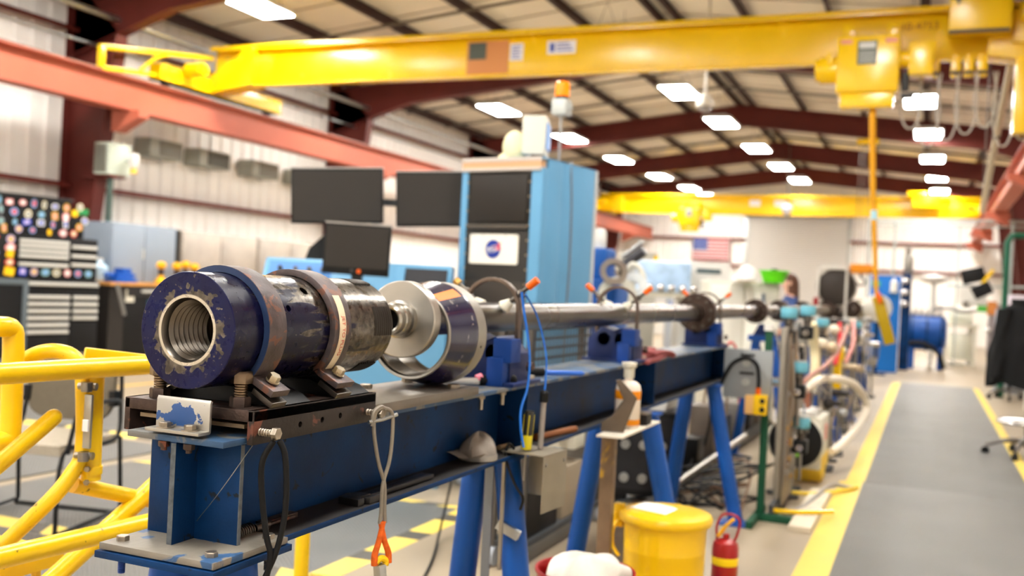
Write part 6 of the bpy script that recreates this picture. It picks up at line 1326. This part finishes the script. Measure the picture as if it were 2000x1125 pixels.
# ================================================================= right edge: stool with jacket, pipes, far clutter
def swivel(t, h, r=.33):
    for k in range(5):
        a = k * 2 * PI / 5 + .5; e = Vector((r * math.cos(a), r * math.sin(a), .085))
        MB().tube([(0, 0, .16), (r * .55 * math.cos(a), r * .55 * math.sin(a), .15), tuple(e)], [.025, .016], 8, smooth=3).obj('leg', mat('leg_grey', (96, 90, 84), .4, .4), t)
        MB().cyl(e + Vector((-.02 * math.sin(a), .02 * math.cos(a), -.047)), e + Vector((.02 * math.sin(a), -.02 * math.cos(a), -.047)), .038, n=16).obj('caster', RUBBER, t)
    MB().cyl((0, 0, .1), (0, 0, h), .028, n=16).obj('column', BLACK, t)
t = thing('drafting_stool', 'tall drafting stool with a chrome foot ring at the aisle edge', 'stool', (.94, 10.75, 0), 2.6)
swivel(t, .75, .36)
ringp = [(.27 * math.cos(a), .27 * math.sin(a), .34) for a in [2 * PI * k / 32 for k in range(32)]]
MB().tube(ringp, .014, 10, closed=True).obj('foot_ring', CHROME, t)
for a in (0, 2.1, 4.2): MB().cyl((.03 * math.cos(a), .03 * math.sin(a), .36), (.27 * math.cos(a), .27 * math.sin(a), .34), .008, n=8).obj('ring_spoke', CHROME, t)
MB().box(-.24, .24, -.24, .24, .75, .83).obj('seat', BLACK, t, .03); MB().box(-.2, .2, .24, .29, .98, 1.4).obj('backrest', BLACK, t, .03); MB().bar((0, .1, .76), (0, .27, 1.0), .06, .02).obj('back_bracket', BLACK, t)
t = thing('black_jacket', 'black jacket draped over the back of the drafting stool', 'jacket', (.83, 10.55, 0), .35)
JK = mat('jacket_black', (20, 20, 21), .95, bump=(40, .3))
def jf(u, v):
    a = 2 * PI * u; z = 1.50 - .80 * v; w_ = .15 + .14 * min(1, v * 1.6) + .03 * v; d_ = .10 + .07 * min(1, v * 2)
    fold = .018 * math.sin(7 * a + 2 * v) * v + .012 * math.sin(13 * a + 5 * v) * v
    if v < .08: k = math.sqrt(v / .08); w_ *= k * .9 + .05; d_ *= k
    return Vector(((w_ + fold) * math.cos(a) + .03 * v, (d_ + fold) * math.sin(a), z - .03 * math.sin(3 * a) * v * v))
MB().grid(jf, 56, 22).obj('body', JK, t)
def sleeve(u, v): a = 2 * PI * u; r = .065 - .015 * v + .006 * math.sin(4 * a + 9 * v); return Vector((-.19 - .07 * v + r * math.cos(a), -.05 - .03 * v + r * math.sin(a), 1.42 - .64 * v))
MB().grid(sleeve, 16, 14).obj('sleeve', JK, t); MB().lathe([(.07, 0), (.1, .02), (.105, .07), (.09, .08)], (0, 0, 1.44), (0, 0, 1), 24).obj('collar', JK, t)
t = thing('swivel_chair', 'grey swivel chair base beyond the jacket, seen between it and the aisle', 'chair', (1.25, 17.6, 0), .4); swivel(t, .45, .3); MB().box(-.24, .24, -.24, .24, .45, .53).obj('seat', BLACK, t, .03); MB().box(-.2, .2, .22, .27, .6, 1.0).obj('backrest', BLACK, t, .03)
t = tag(MB().box(-.02, .02, -.5, .5, 0, 2.05).obj('white_board', WHITE, bevel=.006, loc=(1.36, 15.6, .0)), 'white upright board at the right edge behind the jacket', 'board')
t = thing('pink_bin', 'pale lilac box on a low cabinet right of the pump stand', 'box', (1.5, 19.2, 0)); MB().box(-.4, .4, -.3, .3, 0, 1.42).obj('cabinet_body', GREY, t, .01); MB().box(-.22, .3, -.3, .2, 1.42, 1.68).obj('lilac_box', mat('lilac', (226, 216, 228), .5), t, .01)
MB().tube([(1.145, 18, 0), (1.145, 18, 2.52), (1.2, 18, 2.62), (1.3, 18, 2.63), (2.8, 18, 2.63)], .05, 12).obj('green_pipe', mat('pipe_green', (16, 84, 60), .45)); o = bpy.data.objects['green_pipe']; tag(o, 'dark green pipe rising by the right wall and turning right', 'pipe')
PG = mat('conduit_grey', (176, 184, 180), .45, .4)
t = thing('pipe_gantry', 'thin grey pipe gantry standing before the back right wall', 'gantry', (0, 26, 0))
MB().cyl((-1.45, 0, 3.45), (2.9, 0, 3.52), .035, n=10).cyl((-1.4, .2, 3.36), (2.9, .2, 3.4), .02, n=8).obj('top_rail', PG, t); MB().cyl((.4, 0, 1.95), (2.9, 0, 1.98), .03, n=10).obj('mid_rail', PG, t)
for x in (-1.4, -.82, 1.75, 2.6): MB().cyl((x, 0, 0), (x, 0, 3.48), .035, n=10).obj('upright', PG, t)
MB().cyl((.62, .1, 0), (.62, .1, 3.4), .02, n=8).obj('upright', PG, t)
t = thing('leaning_pipe', 'long pale pipe sloping down from the near crane at the right', 'pipe', (0, 0, 0)); MB().tube([(.80, 13.45, 4.45), (.74, 15.6, 3.55), (.72, 17.3, 2.95)], .045, 12).obj('pipe', mat('pipe_pale', (196, 184, 160), .4, .3), t)
MB().lathe([(.046, 0), (.06, 0), (.06, .06), (.046, .06)], (.755, 15.0, 3.8), (-.03, 2.15, -.9), 16).obj('pipe_clamp', STEELD, t); MB().cyl((.80, 13.45, 4.4), (.80, 13.45, 5.55), .012).obj('hanger_rod', STEELD, t); MB().cyl((.72, 17.2, 2.95), (.72, 17.2, 5.6), .012).obj('hanger_rod', STEELD, t)
t = thing('instrument_case', 'black boxes with yellow stripes on the pipe gantry', 'box', (1.05, 25.9, 1.98)); MB().cbox((-.1, 0, .22), (.5, .3, .34), ry=-.25).obj('upper_box', BLACK, t, .02); MB().cbox((.1, -.1, -.12), (.42, .25, .3), ry=-.5).obj('lower_box', BLACK, t, .02); MB().cbox((.2, -.18, .2), (.07, .02, .4), ry=.6).obj('yellow_stripe', YEL, t)
t = thing('white_panel_box', 'white enclosure under the black boxes', 'enclosure', (1.0, 27.6, 0)); MB().box(-.3, .35, -.2, .2, 1.5, 1.95).box(-.05, .05, -.05, .05, 0, 1.5).obj('enclosure', WHITE, t, .02)
t = thing('grey_machine', 'grey brown machine between the pump stand and the jacket', 'machine', (1.62, 25.0, 0)); MB().box(-.35, .3, -.3, .3, .3, 1.55).obj('body', mat('machine_grey', (138, 128, 128), .6, 0, .2, 5), t, .08); MB().box(-.3, .25, -.25, .25, 0, .3).obj('base', DGREY, t, .02)
for k in range(6): MB().sph((-.35 + .13 * k, -.36, .95 - .1 * (k % 3)), .06, 12, 8).obj('shiny_knob', CHROME, t)
MB().box(-.4, -.2, -.35, -.3, 1.3, 1.6).obj('orange_panel', mat('panel_orange', (190, 120, 60), .5), t); MB().box(-.6, -.4, -.35, -.3, 1.35, 1.5).obj('green_panel', mat('panel_green', (70, 160, 60), .5), t)
t = thing('dome_camera', 'white dome camera hanging from the roof beyond the near crane', 'camera', (-3.3, 15.2, 0)); t.location.z = 4.25
MB().cyl((0, 0, .18), (0, 0, 1.9), .02, n=10).obj('drop_pipe', WHITE, t); MB().lathe([(0, .25), (.05, .24), (.13, .14), (.14, .06), (.1, .05)], (0, 0, 0), (0, 0, 1), 20).obj('cap', WHITE, t); MB().sph((0, 0, .06), (.1, .1, .1), 16, 10, z1=0.).obj('dome', mat('dome_grey', (150, 150, 155), .1), t)
t = thing('dome_camera', 'dark dome camera hanging from the roof over the hall centre', 'camera', (-4.1, 31.2, 4.1))
MB().cyl((0, 0, .18), (0, 0, 2.0), .02, n=10).obj('drop_pipe', STEELD, t); MB().lathe([(0, .25), (.05, .24), (.17, .14), (.18, .06), (.1, .05)], (0, 0, 0), (0, 0, 1), 20).obj('cap', GREY, t); MB().sph((0, 0, .06), (.15, .15, .2), 16, 10, z1=0.).obj('dome', MATS['dome_grey'], t)
